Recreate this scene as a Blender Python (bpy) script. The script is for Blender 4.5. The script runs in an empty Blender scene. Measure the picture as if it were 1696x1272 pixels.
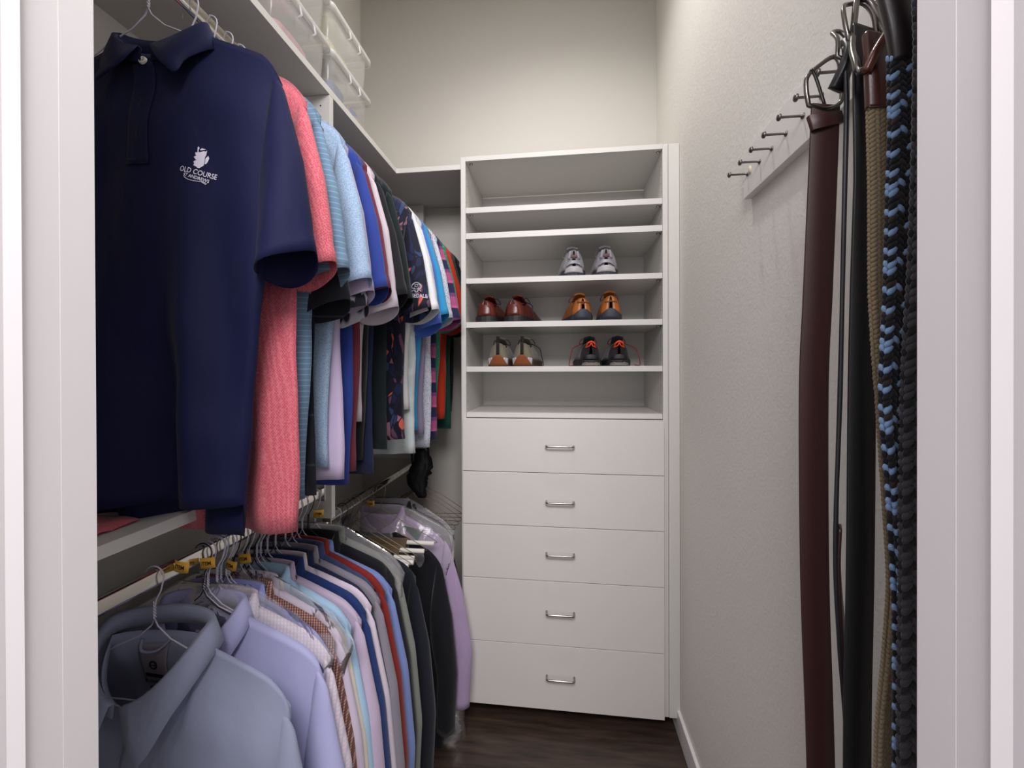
import bpy, bmesh, math, random
from math import sin, cos, pi, radians as R, exp, sqrt
from mathutils import Vector, Matrix, noise
from mathutils.bvhtree import BVHTree

H = 1.37          # eye height: everything below is written relative to the eye, then lifted by H
sc = bpy.context.scene
col = sc.collection

# ------------------------------------------------------------------ camera, world, lights, exposure
cam_d = bpy.data.cameras.new('camera'); cam = bpy.data.objects.new('camera', cam_d); col.objects.link(cam)
cam_d.sensor_width = 36; cam_d.lens = 36*686.86/1696; cam_d.shift_y = -(636-613.97)/1696
cam_d.clip_start = .02
_r = Vector((0.99284052, 0.11940191, -0.00329997)); _f = Vector((-0.11941359, 0.99283807, -0.00359999)); _u = Vector((0.00284649, 0.00396828, 0.99998808))
cam.matrix_world = Matrix(((_r.x, _u.x, -_f.x, 0), (_r.y, _u.y, -_f.y, 0), (_r.z, _u.z, -_f.z, 0), (0, 0, 0, 1)))
sc.camera = cam
w = bpy.data.worlds.new('world'); sc.world = w; w.use_nodes = True
w.node_tree.nodes['Background'].inputs[0].default_value = (.86, .83, .88, 1)
w.node_tree.nodes['Background'].inputs[1].default_value = 1.0
sc.view_settings.view_transform = 'Standard'; sc.view_settings.look = 'None'
sc.cycles.transparent_max_bounces = 32
sc.view_settings.exposure = 0; sc.view_settings.gamma = 1

def lamp(name, kind, loc, energy, color, **kw):
    l = bpy.data.lights.new(name, kind); l.energy = energy; l.color = color
    for k, v in kw.items(): setattr(l, k, v)
    o = bpy.data.objects.new(name, l); col.objects.link(o); o.location = loc
    return o
_l = lamp('closet_downlight_lamp', 'SPOT', (.02, 1.16, 1.90), 40, (1, .985, .965), spot_size=R(138), spot_blend=.75, shadow_soft_size=.06)
_l = lamp('bedroom_light', 'AREA', (.04, -.85, 1.30), 53, (1, .95, .97), shape='RECTANGLE', size=1.0, size_y=.7)
_l.rotation_euler = Vector((.06, 1.9, -1.3)).to_track_quat('-Z', 'Y').to_euler()

# ------------------------------------------------------------------ materials
def srgb(c):
    if isinstance(c, str):
        c = [int(c[i:i+2], 16)/255 for i in (0, 2, 4)]
    return tuple((x/12.92 if x <= .04045 else ((x+.055)/1.055)**2.4) for x in c[:3]) + (1,)

class NM:
    def __init__(s, name):
        s.m = bpy.data.materials.new(name); s.m.use_nodes = True
        s.nt = s.m.node_tree; s.N = s.nt.nodes; s.b = s.N['Principled BSDF']; s._c = None
    def new(s, t, **kw):
        n = s.N.new(t)
        for k, v in kw.items():
            if k.startswith('i_'): n.inputs[k[2:].replace('_', ' ')].default_value = v
            else: setattr(n, k, v)
        return n
    def link(s, a, b): s.nt.links.new(a, b)
    def co(s, scale=(1, 1, 1), rot=(0, 0, 0)):
        t = s.new('ShaderNodeTexCoord'); m = s.new('ShaderNodeMapping')
        m.inputs['Scale'].default_value = scale; m.inputs['Rotation'].default_value = rot
        s.link(t.outputs['Object'], m.inputs[0]); return m.outputs[0]
    def ramp(s, fac, stops, interp='LINEAR'):
        r = s.new('ShaderNodeValToRGB'); r.color_ramp.interpolation = interp
        el = r.color_ramp.elements
        while len(el) < len(stops): el.new(.5)
        for e, (p, c) in zip(el, stops): e.position = p; e.color = srgb(c) if isinstance(c, str) else c
        s.link(fac, r.inputs[0]); return r.outputs[0]
    def bump(s, fac, strength=.3, dist=.002, prev=None):
        b = s.new('ShaderNodeBump'); b.inputs['Strength'].default_value = strength; b.inputs['Distance'].default_value = dist
        s.link(fac, b.inputs['Height'])
        if prev is not None: s.link(prev, b.inputs['Normal'])
        s.link(b.outputs[0], s.b.inputs['Normal']); return b.outputs[0]
    def setp(s, color=None, rough=.6, metal=0, spec=.5, sheen=0):
        if color is not None: s.b.inputs['Base Color'].default_value = srgb(color)
        s.b.inputs['Roughness'].default_value = rough; s.b.inputs['Metallic'].default_value = metal
        s.b.inputs['Specular IOR Level'].default_value = spec; s.b.inputs['Sheen Weight'].default_value = sheen
        s.b.inputs['Sheen Roughness'].default_value = .5
        return s

def solid(name, c, rough=.5, metal=0, spec=.5):
    return NM(name).setp(c, rough, metal, spec).m

def cloth(name, c, rough=.85, weave=900, wr=.35, sheen=.15):
    n = NM(name).setp(c, rough, spec=.25, sheen=sheen)
    w1 = n.new('ShaderNodeTexNoise', i_Scale=weave); n.link(n.co(), w1.inputs['Vector'])
    p = n.bump(w1.outputs[0], .25, .0006)
    w2 = n.new('ShaderNodeTexNoise', i_Scale=9.0, i_Detail=3.0, i_Distortion=.6); n.link(n.co((1, 1, .45)), w2.inputs['Vector'])
    n.bump(w2.outputs[0], wr, .02, p)
    return n

def two_tone(name, a, b, scale, thr=.5, rough=.85, kind='vor', rot=(0, 0, 0), sc3=(1, 1, 1)):
    n = cloth(name, a, rough)
    v = n.new('ShaderNodeTexVoronoi' if kind == 'vor' else 'ShaderNodeTexNoise', i_Scale=scale); n.link(n.co(sc3, rot), v.inputs['Vector'])
    n.link(n.ramp(v.outputs['Distance' if kind == 'vor' else 0], [(thr-.08, a), (thr+.08, b)]), n.b.inputs['Base Color'])
    return n.m

M = {}
def wallmat():
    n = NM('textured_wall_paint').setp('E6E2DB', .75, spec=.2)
    a = n.new('ShaderNodeTexNoise', i_Scale=130.0, i_Detail=4.0, i_Roughness=.6); n.link(n.co(), a.inputs['Vector'])
    b = n.new('ShaderNodeTexVoronoi', i_Scale=85.0); n.link(n.co(), b.inputs['Vector'])
    p = n.bump(a.outputs[0], .50, .002); n.bump(b.outputs['Distance'], .15, .002, p)
    return n.m
M['wall'] = wallmat()
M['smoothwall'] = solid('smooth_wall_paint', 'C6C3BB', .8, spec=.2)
M['ceiling'] = solid('ceiling_paint', 'E4E1DA', .9)
M['jamb'] = solid('white_semi_gloss_trim', 'E6E2E2', .45)
M['lam'] = solid('white_melamine', 'D3D1CC', .42)
M['lamedge'] = solid('white_edge_band', 'EFEEEA', .35)
M['drawer'] = solid('drawer_front_melamine', 'DCD8D2', .4)
M['hole'] = solid('dark_hole', '3A3833', .8)
M['chrome'] = solid('chrome', 'D8D5CE', .16, 1)
M['nickel'] = solid('brushed_nickel', 'A9A6A0', .3, 1)
M['wirew'] = solid('white_coated_wire', 'C9C6D6', .35)
M['wireb'] = solid('black_coated_wire', '17151A', .35)
M['wireg'] = solid('brass_toned_wire', '8A8068', .35, .6)
M['wirep'] = solid('copper_plated_wire', '7A5A48', .35, .7)
M['tube'] = solid('white_cardboard', 'E9E6DE', .8)
M['yellow'] = solid('yellow_paper', 'D9A637', .7)
M['ink'] = solid('black_ink', '14110E', .8)
M['thread'] = cloth('white_thread', 'D8D4E4', .8, 1500).m
M['btn'] = solid('off_white_button', 'D9D3C6', .3)
def woodfloor():
    n = NM('dark_brown_floor').setp('3A2E26', .4)
    wv = n.new('ShaderNodeTexNoise', i_Scale=6.0, i_Detail=5.0); n.link(n.co((1, 8, 1)), wv.inputs['Vector'])
    n.link(n.ramp(wv.outputs[0], [(.3, '2A211C'), (.7, '4A3B31')]), n.b.inputs['Base Color']); return n.m
M['floor'] = woodfloor()

def pinkmat():
    n = cloth('coral_pink_mesh_knit', 'D9647A', .8, wr=.25)
    v = n.new('ShaderNodeTexVoronoi', i_Scale=330.0, i_Randomness=.4); n.link(n.co((1, 1, .8), (0, .785, 0)), v.inputs['Vector'])
    n.link(n.ramp(v.outputs['Distance'], [(.15, 'B14756'), (.4, 'C05966'), (.7, 'D0747C')]), n.b.inputs['Base Color']); return n.m
def pane(name, base, line, vert=True, step=55.0, dark='6E8398'):
    n = cloth(name, base, .8)
    c = n.co()
    wv = n.new('ShaderNodeTexWave', bands_direction='Z', i_Scale=step/3.0); n.link(c, wv.inputs['Vector'])
    r1 = n.ramp(wv.outputs[0], [(.90, base), (.97, line)])
    if vert:
        wx = n.new('ShaderNodeTexWave', bands_direction='X', i_Scale=step/3.4); n.link(c, wx.inputs['Vector'])
        r2 = n.ramp(wx.outputs[0], [(.93, (0, 0, 0, 1)), (.98, (1, 1, 1, 1))])
        mx = n.new('ShaderNodeMix', data_type='RGBA'); n.link(r2, mx.inputs[0]); n.link(r1, mx.inputs[6]); mx.inputs[7].default_value = srgb(line)
        n.link(mx.outputs[2], n.b.inputs['Base Color'])
    else: n.link(r1, n.b.inputs['Base Color'])
    return n.m
def stripes(name, stops, scale, d='Z', dist=0.0):
    n = cloth(name, stops[0][1], .8)
    wv = n.new('ShaderNodeTexWave', bands_direction=d, wave_profile='SAW', i_Scale=scale, i_Distortion=dist); n.link(n.co(), wv.inputs['Vector'])
    n.link(n.ramp(wv.outputs[0], stops, 'CONSTANT'), n.b.inputs['Base Color']); return n.m
def floralmat():
    n = cloth('navy_and_coral_floral_print', '1A1C33', .75)
    d = n.new('ShaderNodeTexNoise', i_Scale=7.0, i_Detail=2.0); n.link(n.co(), d.inputs['Vector'])
    mx = n.new('ShaderNodeMix', data_type='RGBA'); mx.inputs[0].default_value = .10; n.link(n.co(), mx.inputs[6]); n.link(d.outputs['Color'], mx.inputs[7])
    v = n.new('ShaderNodeTexVoronoi', feature='F1', i_Scale=1.0); mp = n.new('ShaderNodeMapping'); mp.inputs['Scale'].default_value = (80, 60, 26); mp.inputs['Rotation'].default_value = (0, .6, 0)
    n.link(mx.outputs[2], mp.inputs[0]); n.link(mp.outputs[0], v.inputs['Vector'])
    s = n.new('ShaderNodeSeparateColor'); n.link(v.outputs['Color'], s.inputs[0])
    base = n.ramp(s.outputs[0], [(0, '15162B'), (.3, '1D2547'), (.52, '2F4268'), (.62, '10101F'), (.74, '6B4A63'), (.83, '9A6A7C'), (.9, 'D9644F'), (.95, '1A1A30')], 'CONSTANT')
    v2 = n.new('ShaderNodeTexVoronoi', feature='DISTANCE_TO_EDGE', i_Scale=1.0); n.link(mp.outputs[0], v2.inputs['Vector'])
    e = n.ramp(v2.outputs['Distance'], [(.03, (0, 0, 0, 1)), (.12, (1, 1, 1, 1))])
    m2 = n.new('ShaderNodeMix', data_type='RGBA'); n.link(e, m2.inputs[0]); m2.inputs[6].default_value = srgb('121327'); n.link(base, m2.inputs[7])
    n.link(m2.outputs[2], n.b.inputs['Base Color']); return n.m
def plaid(name, base, l1, l2, step):
    n = cloth(name, base, .85)
    c = n.co()
    a = n.new('ShaderNodeTexWave', bands_direction='X', i_Scale=step); n.link(c, a.inputs['Vector'])
    b = n.new('ShaderNodeTexWave', bands_direction='Z', i_Scale=step); n.link(c, b.inputs['Vector'])
    ra = n.ramp(a.outputs[0], [(.6, base), (.9, l1)]); rb = n.ramp(b.outputs[0], [(.6, (0, 0, 0, 1)), (.9, (.7, .7, .7, 1))])
    mx = n.new('ShaderNodeMix', data_type='RGBA'); n.link(rb, mx.inputs[0]); n.link(ra, mx.inputs[6]); mx.inputs[7].default_value = srgb(l2)
    n.link(mx.outputs[2], n.b.inputs['Base Color']); return n.m
def twill(name, base, light, scale=1000.0):
    n = cloth(name, base, .85)
    a = n.new('ShaderNodeTexWave', bands_direction='DIAGONAL', i_Scale=scale/3, i_Distortion=1.0); n.link(n.co(), a.inputs['Vector'])
    n.link(n.ramp(a.outputs[0], [(.3, base), (.8, light)]), n.b.inputs['Base Color']); return n.m

C = {
 'navy': cloth('navy_smooth_knit', '0A0F37', .75, 1200, .22, .03).m, 'pink': pinkmat(), 'pane': pane('blue_grey_windowpane_knit', '64819A', '7F9DB0', False, 90.0),
 'charcoal': stripes('black_and_white_tipped_knit', [(0, '12131C'), (.96, '2E2E3A')], 3.2),
 'ltblue': two_tone('light_blue_pique', '7C95B4', '9DB3CB', 420, .4), 'lav': cloth('lavender_knit', 'BDAEC9').m,
 'bw': two_tone('black_and_white_leaf_print', '23232E', 'C9C6CE', 42, .55, sc3=(1, 1, .5)), 'royal': cloth('royal_blue_knit', '2A3F8C').m,
 'maroon': cloth('maroon_knit', '6B2634').m, 'beige': cloth('pale_pinkish_grey_knit', 'C9BFC8').m, 'black': cloth('black_knit', '121216').m,
 'navy2': cloth('dark_navy_knit', '18213F').m, 'bgreen': cloth('black_green_knit', '0F1A1C').m, 'floral': floralmat(),
 'sage': two_tone('pale_sage_marbled_knit', 'BFCACB', 'D3DBD9', 14, .5, kind='noise'), 'white': cloth('white_knit', 'DEE0E2').m, 'corn': cloth('cornflower_blue_knit', '4A6CC4').m,
 'turq': cloth('turquoise_blue_knit', '2F8FC0').m, 'speck': two_tone('white_and_navy_speckled_print', '39456E', 'C9CEDA', 260, .27),
 'lavgrey': cloth('lavender_grey_knit', '8A7F97').m, 'pinkst': stripes('pink_and_navy_banded_print', [(0, 'A04A78'), (.35, '6E3A6C'), (.5, '1F2145'), (.9, 'B45A85')], 3.4, dist=.6),
 'green': two_tone('green_dotted_print', '6FA58A', '1E7A5E', 120, .22), 'red': cloth('orange_red_knit', 'B8331C').m, 'dkgreen': cloth('dark_green_knit', '12463A').m,
 # lower rack
 'chamb': twill('grey_blue_chambray', '8288A0', '979DB3'), 'lavblue': twill('lavender_blue_twill', '9C9DC6', 'B4B4D8'), 'blush': plaid('blush_white_fine_plaid', 'D9CFD9', 'C3B9CF', 'CDBFBF', 45.0),
 'browncheck': plaid('brown_small_check', '7A4A42', 'B99A8C', '40302F', 60.0), 'palelav': cloth('pale_lavender_shirting', 'C9BCD0').m, 'cream': cloth('cream_shirting', 'D4CDBE').m,
 'sky': cloth('sky_blue_shirting', '9FC0DA').m, 'lilac': cloth('lilac_shirting', 'B9A9BF').m, 'deepblue': cloth('deep_blue_shirting', '1D3468').m,
 'petal': cloth('pinkish_white_shirting', 'D2C6D4').m, 'navyshirt': cloth('navy_shirting', '1A2140').m, 'grey': cloth('mid_grey_shirting', '84808A').m,
 'brick': cloth('brick_red_shirting', '7C2420').m, 'medblue': cloth('medium_blue_shirting', '7488BE').m, 'suitblack': cloth('black_suiting', '14151C').m,
 'olive': cloth('grey_green_shirting', '7C8078').m, 'suitnavy': cloth('dark_navy_suiting', '171A26').m, 'peri': cloth('periwinkle_shirting', '8E93CE').m,
 'brown': cloth('olive_brown_trouser_wool', '6B5A45').m, 'blackwool': cloth('black_trouser_wool', '15141A').m, 'farlav': cloth('lavender_gown_cloth', 'A893B4', wr=.7).m,
 'denim': cloth('denim_blue', '3A4468').m,
}
def plasticmat(name, white=.16, tint='E6E4EA', gl=.55, bump=.010):
    m = bpy.data.materials.new(name); m.use_nodes = True; nt = m.node_tree; N = nt.nodes; N.clear()
    out = N.new('ShaderNodeOutputMaterial'); tr = N.new('ShaderNodeBsdfTransparent'); df = N.new('ShaderNodeBsdfDiffuse'); g = N.new('ShaderNodeBsdfGlossy')
    df.inputs[0].default_value = srgb(tint); g.inputs['Roughness'].default_value = .16
    fr = N.new('ShaderNodeFresnel'); fr.inputs[0].default_value = 1.5
    tc = N.new('ShaderNodeTexCoord'); no = N.new('ShaderNodeTexNoise'); no.inputs['Scale'].default_value = 18; no.inputs['Detail'].default_value = 3; no.inputs['Distortion'].default_value = 1.5
    nt.links.new(tc.outputs['Object'], no.inputs['Vector'])
    bp = N.new('ShaderNodeBump'); bp.inputs['Strength'].default_value = 1; bp.inputs['Distance'].default_value = bump; nt.links.new(no.outputs[0], bp.inputs['Height'])
    for x in (df, g, fr): nt.links.new(bp.outputs[0], x.inputs['Normal'])
    m1 = N.new('ShaderNodeMixShader'); m1.inputs[0].default_value = white; nt.links.new(tr.outputs[0], m1.inputs[1]); nt.links.new(df.outputs[0], m1.inputs[2])
    ml = N.new('ShaderNodeMath'); ml.operation = 'MULTIPLY'; ml.inputs[1].default_value = gl*1.7; nt.links.new(fr.outputs[0], ml.inputs[0])
    m2 = N.new('ShaderNodeMixShader'); nt.links.new(ml.outputs[0], m2.inputs[0]); nt.links.new(m1.outputs[0], m2.inputs[1]); nt.links.new(g.outputs[0], m2.inputs[2])
    nt.links.new(m2.outputs[0], out.inputs[0]); return m
M['plastic'] = plasticmat('clear_garment_plastic', .15, 'F8F6FA', .5, .0035)
M['binplastic'] = plasticmat('milky_clear_plastic', .26, 'F6F6F0', .3, .0008)
M['lidplastic'] = plasticmat('milky_lid_plastic', .5, 'F8F8F4', .3, .0008)

# ------------------------------------------------------------------ helpers
def link(o, parent=None):
    col.objects.link(o)
    if parent: o.parent = parent
    return o
def smooth(me, ang=None):
    for p in me.polygons: p.use_smooth = True
def mk(name, bm, m, parent=None, sm=False, solidify=0):
    me = bpy.data.meshes.new(name); bm.to_mesh(me); bm.free()
    for x in (m if isinstance(m, (list, tuple)) else [m]): me.materials.append(x)
    if sm: smooth(me)
    o = bpy.data.objects.new(name, me); link(o, parent)
    if solidify:
        s = o.modifiers.new('s', 'SOLIDIFY'); s.thickness = solidify; s.offset = 0
    return o
def thing(name, label, cat, loc=(0, 0, 0), group=None, rz=0, rx=0, ry=0):
    o = bpy.data.objects.new(name, None); o.empty_display_size = .02; col.objects.link(o)
    o.location = loc; o.rotation_euler = (rx, ry, rz); return tag(o, label, cat, group)
def tag(o, label, cat, group=None, kind=None):
    o['label'] = label; o['category'] = cat
    if group: o['group'] = group
    if kind: o['kind'] = kind
    return o
def struct(o, label=None):
    o['kind'] = 'structure'
    if label: o['label'] = label
    return o
def box(bm, x0, x1, y0, y1, z0, z1, bev=0, mi=0):
    r = bmesh.ops.create_cube(bm, size=1)
    for v in r['verts']:
        v.co = Vector(((x0+x1)/2+v.co.x*(x1-x0), (y0+y1)/2+v.co.y*(y1-y0), (z0+z1)/2+v.co.z*(z1-z0)))
    fs = set(f for v in r['verts'] for f in v.link_faces)
    for f in fs: f.material_index = mi
    if bev:
        es = list(set(e for v in r['verts'] for e in v.link_edges))
        bmesh.ops.bevel(bm, geom=es, offset=bev, segments=2, affect='EDGES', profile=.5)
    return bm
def bx(*a, **k): return box(bmesh.new(), *a, **k)
def tube(bm, pts, r, n=6, close=False, cap=True, mi=0):
    pts = [Vector(p) for p in pts]; rings = []
    rr = r if isinstance(r, (list, tuple)) else [r]*len(pts)
    up = None
    for i, p in enumerate(pts):
        if close: t = pts[(i+1) % len(pts)]-pts[i-1]
        else: t = pts[min(i+1, len(pts)-1)]-pts[max(i-1, 0)]
        t.normalize()
        if up is None:
            up = t.orthogonal().normalized()
        else:
            up = (up-t*up.dot(t))
            up = up.normalized() if up.length > 1e-6 else t.orthogonal().normalized()
        b = t.cross(up)
        rings.append([bm.verts.new(p+up*rr[i]*cos(2*pi*k/n)+b*rr[i]*sin(2*pi*k/n)) for k in range(n)])
    m = len(rings)
    for i in range(m if close else m-1):
        a, c = rings[i], rings[(i+1) % m]
        for k in range(n):
            f = bm.faces.new((a[k], a[(k+1) % n], c[(k+1) % n], c[k])); f.material_index = mi
    if cap and not close:
        for f in (bm.faces.new(rings[0][::-1]), bm.faces.new(rings[-1])): f.material_index = mi
    return bm
def grid(bm, rows, close=False, skip=None, mi=0):
    vs = [[bm.verts.new(p) for p in r] for r in rows]
    for i in range(len(vs)-1):
        n = len(vs[i])
        for k in range(n if close else n-1):
            if skip and skip(i, k): continue
            f = bm.faces.new((vs[i][k], vs[i][(k+1) % n], vs[i+1][(k+1) % n], vs[i+1][k])); f.material_index = mi
    return vs
def lerp(a, b, t): return a+(b-a)*t
def smst(x):
    x = max(0, min(1, x)); return x*x*(3-2*x)
def arc(pts, sub=6):        # catmull-rom through points
    P = [Vector(p) for p in pts]; out = []
    for i in range(len(P)-1):
        p0 = P[max(i-1, 0)]; p1 = P[i]; p2 = P[i+1]; p3 = P[min(i+2, len(P)-1)]
        for k in range(sub):
            t = k/sub
            out.append(.5*((2*p1)+(-p0+p2)*t+(2*p0-5*p1+4*p2-p3)*t*t+(-p0+3*p1-3*p2+p3)*t*t*t))
    out.append(P[-1]); return out
def text_bm(s, size, bold=.0):
    cu = bpy.data.curves.new('lettering', 'FONT'); cu.body = s; cu.size = size; cu.resolution_u = 3; cu.offset = bold
    cu.align_x = 'CENTER'
    o = bpy.data.objects.new('lettering', cu); col.objects.link(o)
    dg = bpy.context.evaluated_depsgraph_get(); me = bpy.data.meshes.new_from_object(o.evaluated_get(dg))
    bm = bmesh.new(); bm.from_mesh(me); bpy.data.objects.remove(o); bpy.data.meshes.remove(me); bpy.data.curves.remove(cu)
    return bm
def bvh_of(o):
    dg = bpy.context.evaluated_depsgraph_get()
    return BVHTree.FromObject(o, dg)
def project(bm, tree, off=.0009):      # drape a flat x-z design onto the front of a cloth
    bmesh.ops.triangulate(bm, faces=bm.faces[:])
    for v in bm.verts:
        h = tree.ray_cast(Vector((v.co.x, -1, v.co.z)), Vector((0, 1, 0)))
        v.co.y = (h[0].y if h[0] else -.02)-off
    return bm

# ------------------------------------------------------------------ room shell
WL, WR, YB, YF, ZF, ZC = -1.0, .437, 1.985, .351, -1.37, 1.93
YO = .23     # outer face of the doorway wall
struct(mk('floor', bx(-2.6, 2.4, -2.6, YB+.12, ZF-.1, ZF), M['floor']))
struct(mk('ceiling', bx(WL-.12, WR+.12, YO, YB+.12, ZC, ZC+.1), M['ceiling']))
struct(mk('wall_left', bx(WL-.12, WL, YO, YB+.12, ZF, ZC), M['wall']))
struct(mk('wall_right', bx(WR, WR+.12, YO, YB+.12, ZF, ZC), M['wall']))
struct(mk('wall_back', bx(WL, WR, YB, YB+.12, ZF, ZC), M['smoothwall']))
DL, DR, DT = -.45, .27, .92
bm = bx(WL, DL-.02, YO+.005, YF-.005, ZF, ZC); box(bm, DR+.02, WR, YO+.005, YF-.005, ZF, ZC); box(bm, DL-.02, DR+.02, YO+.005, YF-.005, DT+.5, ZC)
struct(mk('wall_front', bm, M['wall']))
# door jambs with stop moulding (trim)
def jamb(name, x, sx, stop0, stop1):
    bm = bmesh.new()
    xs = sorted((x, x-sx*.02)); box(bm, xs[0], xs[1], YO, YF, ZF, DT+.5, .0012)
    pr = [(x-.002*sx, stop1+.008), (x, stop1+.002), (x+sx*.004, stop1), (x, stop0), (x-.002*sx, stop0)]
    lo = [bm.verts.new((a, b, ZF)) for a, b in pr]; hi = [bm.verts.new((a, b, DT+.5)) for a, b in pr]
    for i in range(5): bm.faces.new((lo[i], lo[(i+1) % 5], hi[(i+1) % 5], hi[i]))
    bm.faces.new(lo[::-1]); bm.faces.new(hi); bmesh.ops.recalc_face_normals(bm, faces=bm.faces[:])
    return struct(mk(name, bm, M['jamb']))
jamb('trim_1', DL, 1, .2850, .2943)
jamb('trim_2', DR, -1, .2840, .2928)
# thin return bead along each jamb
struct(mk('trim_3', bx(DL-.02, DL+.0002, .3235, YF+.001, ZF, DT+.5), M['jamb']))
struct(mk('trim_4', bx(DR-.0002, DR+.02, .3205, YF+.001, ZF, DT+.5), M['jamb']))
# baseboards
struct(mk('baseboard_right', bx(WR-.012, WR, YF, YB, ZF, ZF+.09, .003), M['jamb']))
struct(mk('baseboard_back', bx(WL, WR, YB-.012, YB, ZF, ZF+.09, .003), M['jamb']))

# recessed downlight in the closet ceiling
t = thing('recessed_downlight', 'round white recessed downlight set in the closet ceiling', 'light', (.02, 1.16, ZC))
bm = bmesh.new(); tube(bm, [(.085*cos(a*pi/16), .085*sin(a*pi/16), -.004) for a in range(32)], .008, 8, close=True); mk('trim_ring', bm, M['jamb'], t, True)
em = NM('lamp_glow').setp('FFF4E0', .5); em.b.inputs['Emission Color'].default_value = (1, .95, .85, 1); em.b.inputs['Emission Strength'].default_value = 4
bm = bmesh.new(); bmesh.ops.create_circle(bm, cap_ends=True, radius=.078, segments=32)
for v in bm.verts: v.co.z = -.003
mk('diffuser', bm, em.m, t)

# ------------------------------------------------------------------ shelving and drawer tower
YD = 1.61
t = thing('closet_tower', 'tall white built-in shoe shelf and drawer unit on the back wall', 'cabinet', (0, YD, -1.308))
def part(name, x0, x1, y0, y1, z0, z1, m='lam', bev=.0008, p=t):
    o = mk(name, bx(x0, x1, y0-YD, y1-YD, z0+1.308, z1+1.308, bev=bev), M[m], p); return o
xL, xR, yb = -.396, .395, YB
def sidepanel(x0, x1, inner):
    bm = bx(x0, x1, 0, yb-YD, 0, .84+1.308, bev=.0008)
    for k in range(62):     # shelf pin holes
        z = -.16+k*.016
        if k % 2: continue
        for y in (.028, .3):
            r = bmesh.ops.create_circle(bm, cap_ends=True, radius=.0024, segments=8)
            for v in r['verts']: v.co = Vector((inner, y+v.co.x, z+1.308+v.co.y))
            for f in set(f for v in r['verts'] for f in v.link_faces): f.material_index = 1
    return mk('side_panel', bm, [M['lam'], M['hole']], t)
sidepanel(xL, xL+.019, xL+.0194); sidepanel(.376, xR, .3756)
part('filler_panel', .3965, WR-.001, YD, YD+.019, -1.31, .84)
part('back_panel', xL+.019, .376, yb-.018, yb-.008, -1.30, .82)
part('top_panel', xL+.019, .376, YD, yb-.019, .8225, .841, 'lam')
for (a, b) in ((.618, .640), (.516, .539), (.339, .360), (.165, .187), (-.010, .011)):
    part('shelf', xL+.0195, .3755, YD+.002, yb-.019, a, b)
part('shelf', xL+.0195, .3755, YD+.004, yb-.019, -.190, -.171)
part('bottom_panel', xL+.019, .376, YD+.01, yb-.019, -1.30, -1.28)
def handle_bm():
    bm = bmesh.new(); p = [(-.052, 0, 0), (-.052, -.018, 0)]
    p += [(-.052+.008*(1-cos(a)), -.018-.008*sin(a), 0) for a in (pi/6, pi/3, pi/2)]
    p += [(-q[0], q[1], q[2]) for q in p[::-1]]
    tube(bm, p, .0038, 10); return bm
zz = [-.191, -.398, -.605, -.813, -1.060, -1.308]
hm = None
for i in range(5):
    d = part('drawer', -.387, .3755, YD-.0185, YD-.001, zz[i+1]+.0012, zz[i]-.0012, 'drawer', .001)
    zc = [-.293, -.506, -.7045, -.9285, -1.175][i]+1.308
    if hm is None:
        h = mk('handle', handle_bm(), M['nickel'], d, True); hm = h.data
    else: h = link(bpy.data.objects.new('handle', hm), d)
    h.location = (-.0085, -.0185, zc)
# small cam fittings under the shelves
fm = None
for z in (.8225, .618, .516, .339, .165):
    for x in (-.366, .358):
        if fm is None: o = mk('shelf_fitting', tube(bmesh.new(), [(0, 0, -.004), (.014, 0, -.004)], .0035, 8), M['nickel'], t, True); fm = o.data
        else: o = link(bpy.data.objects.new('shelf_fitting', fm), t)
        o.location = (x, .022, z+1.308)

# ------------------------------------------------------------------ white shelves, dividers, rods on the left wall
def single(name, bm, m, label, cat, sm=False, group=None): return tag(mk(name, bm, m, None, sm), label, cat, group)
XS = -.661
# L-shaped top shelf
bm = bmesh.new()
out = [(WL, YF), (XS, YF), (XS, YD), (xL-.0005, YD), (xL-.0005, YB), (WL, YB)]
lo = [bm.verts.new((x, y, .7925)) for x, y in out]; hi = [bm.verts.new((x, y, .8115)) for x, y in out]
bm.faces.new(lo[::-1]); bm.faces.new(hi)
for i in range(6): bm.faces.new((lo[i], lo[(i+1) % 6], hi[(i+1) % 6], hi[i]))
single('upper_shelf', bm, M['lam'], 'long white L-shaped top shelf above the upper row of shirts', 'shelf')
single('lower_shelf', bx(WL, XS, YF, 1.1245, -.273, -.2525, bev=.0008), M['lam'], 'white lower shelf under the navy polo, above the lower rod', 'shelf')
def divider(y, z0, z1, label):
    bm = bx(WL, XS, y, y+.019, z0, z1, bev=.0008)
    for k in range(30):
        z = z1-.03-k*.032
        for x in (XS-.028,):
            r = bmesh.ops.create_circle(bm, cap_ends=True, radius=.0026, segments=8)
            for v in r['verts']: v.co = Vector((x+v.co.x, y-.0005, z+v.co.y))
            for f in set(f for v in r['verts'] for f in v.link_faces): f.material_index = 1
    return single('divider_panel', bm, [M['lam'], M['hole']], label, 'panel')
divider(1.125, -.43, .792, 'white vertical divider panel halfway along the hanging rail')
divider(1.935, -.43, .792, 'white vertical end panel against the back wall in the corner')
XRD = -.69
def rod(y0, y1, z, label, m='chrome'):
    bm = bmesh.new(); n = 24
    prof = [(.0075*cos(2*pi*k/n), (.0155-.0075)*(1 if sin(2*pi*k/n) > 0 else -1)+.0075*sin(2*pi*k/n)) for k in range(n)]
    grid(bm, [[(XRD+px, y, z-.0155+pz) for px, pz in prof] for y in (y0, y1)], close=True)
    o = thing('closet_rod', label, 'rod', (0, 0, 0)); mk('rail', bm, M[m], o, True)
    for y, s in ((y0, 1), (y1, -1)):
        b = bmesh.new(); box(b, XRD-.014, XRD+.014, min(y, y+s*.006), max(y, y+s*.006), z-.04, z+.012, .003); mk('end_bracket', b, M['chrome'], o)
ZU, ZL, ZL2 = .698, -.338, -.425
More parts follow.
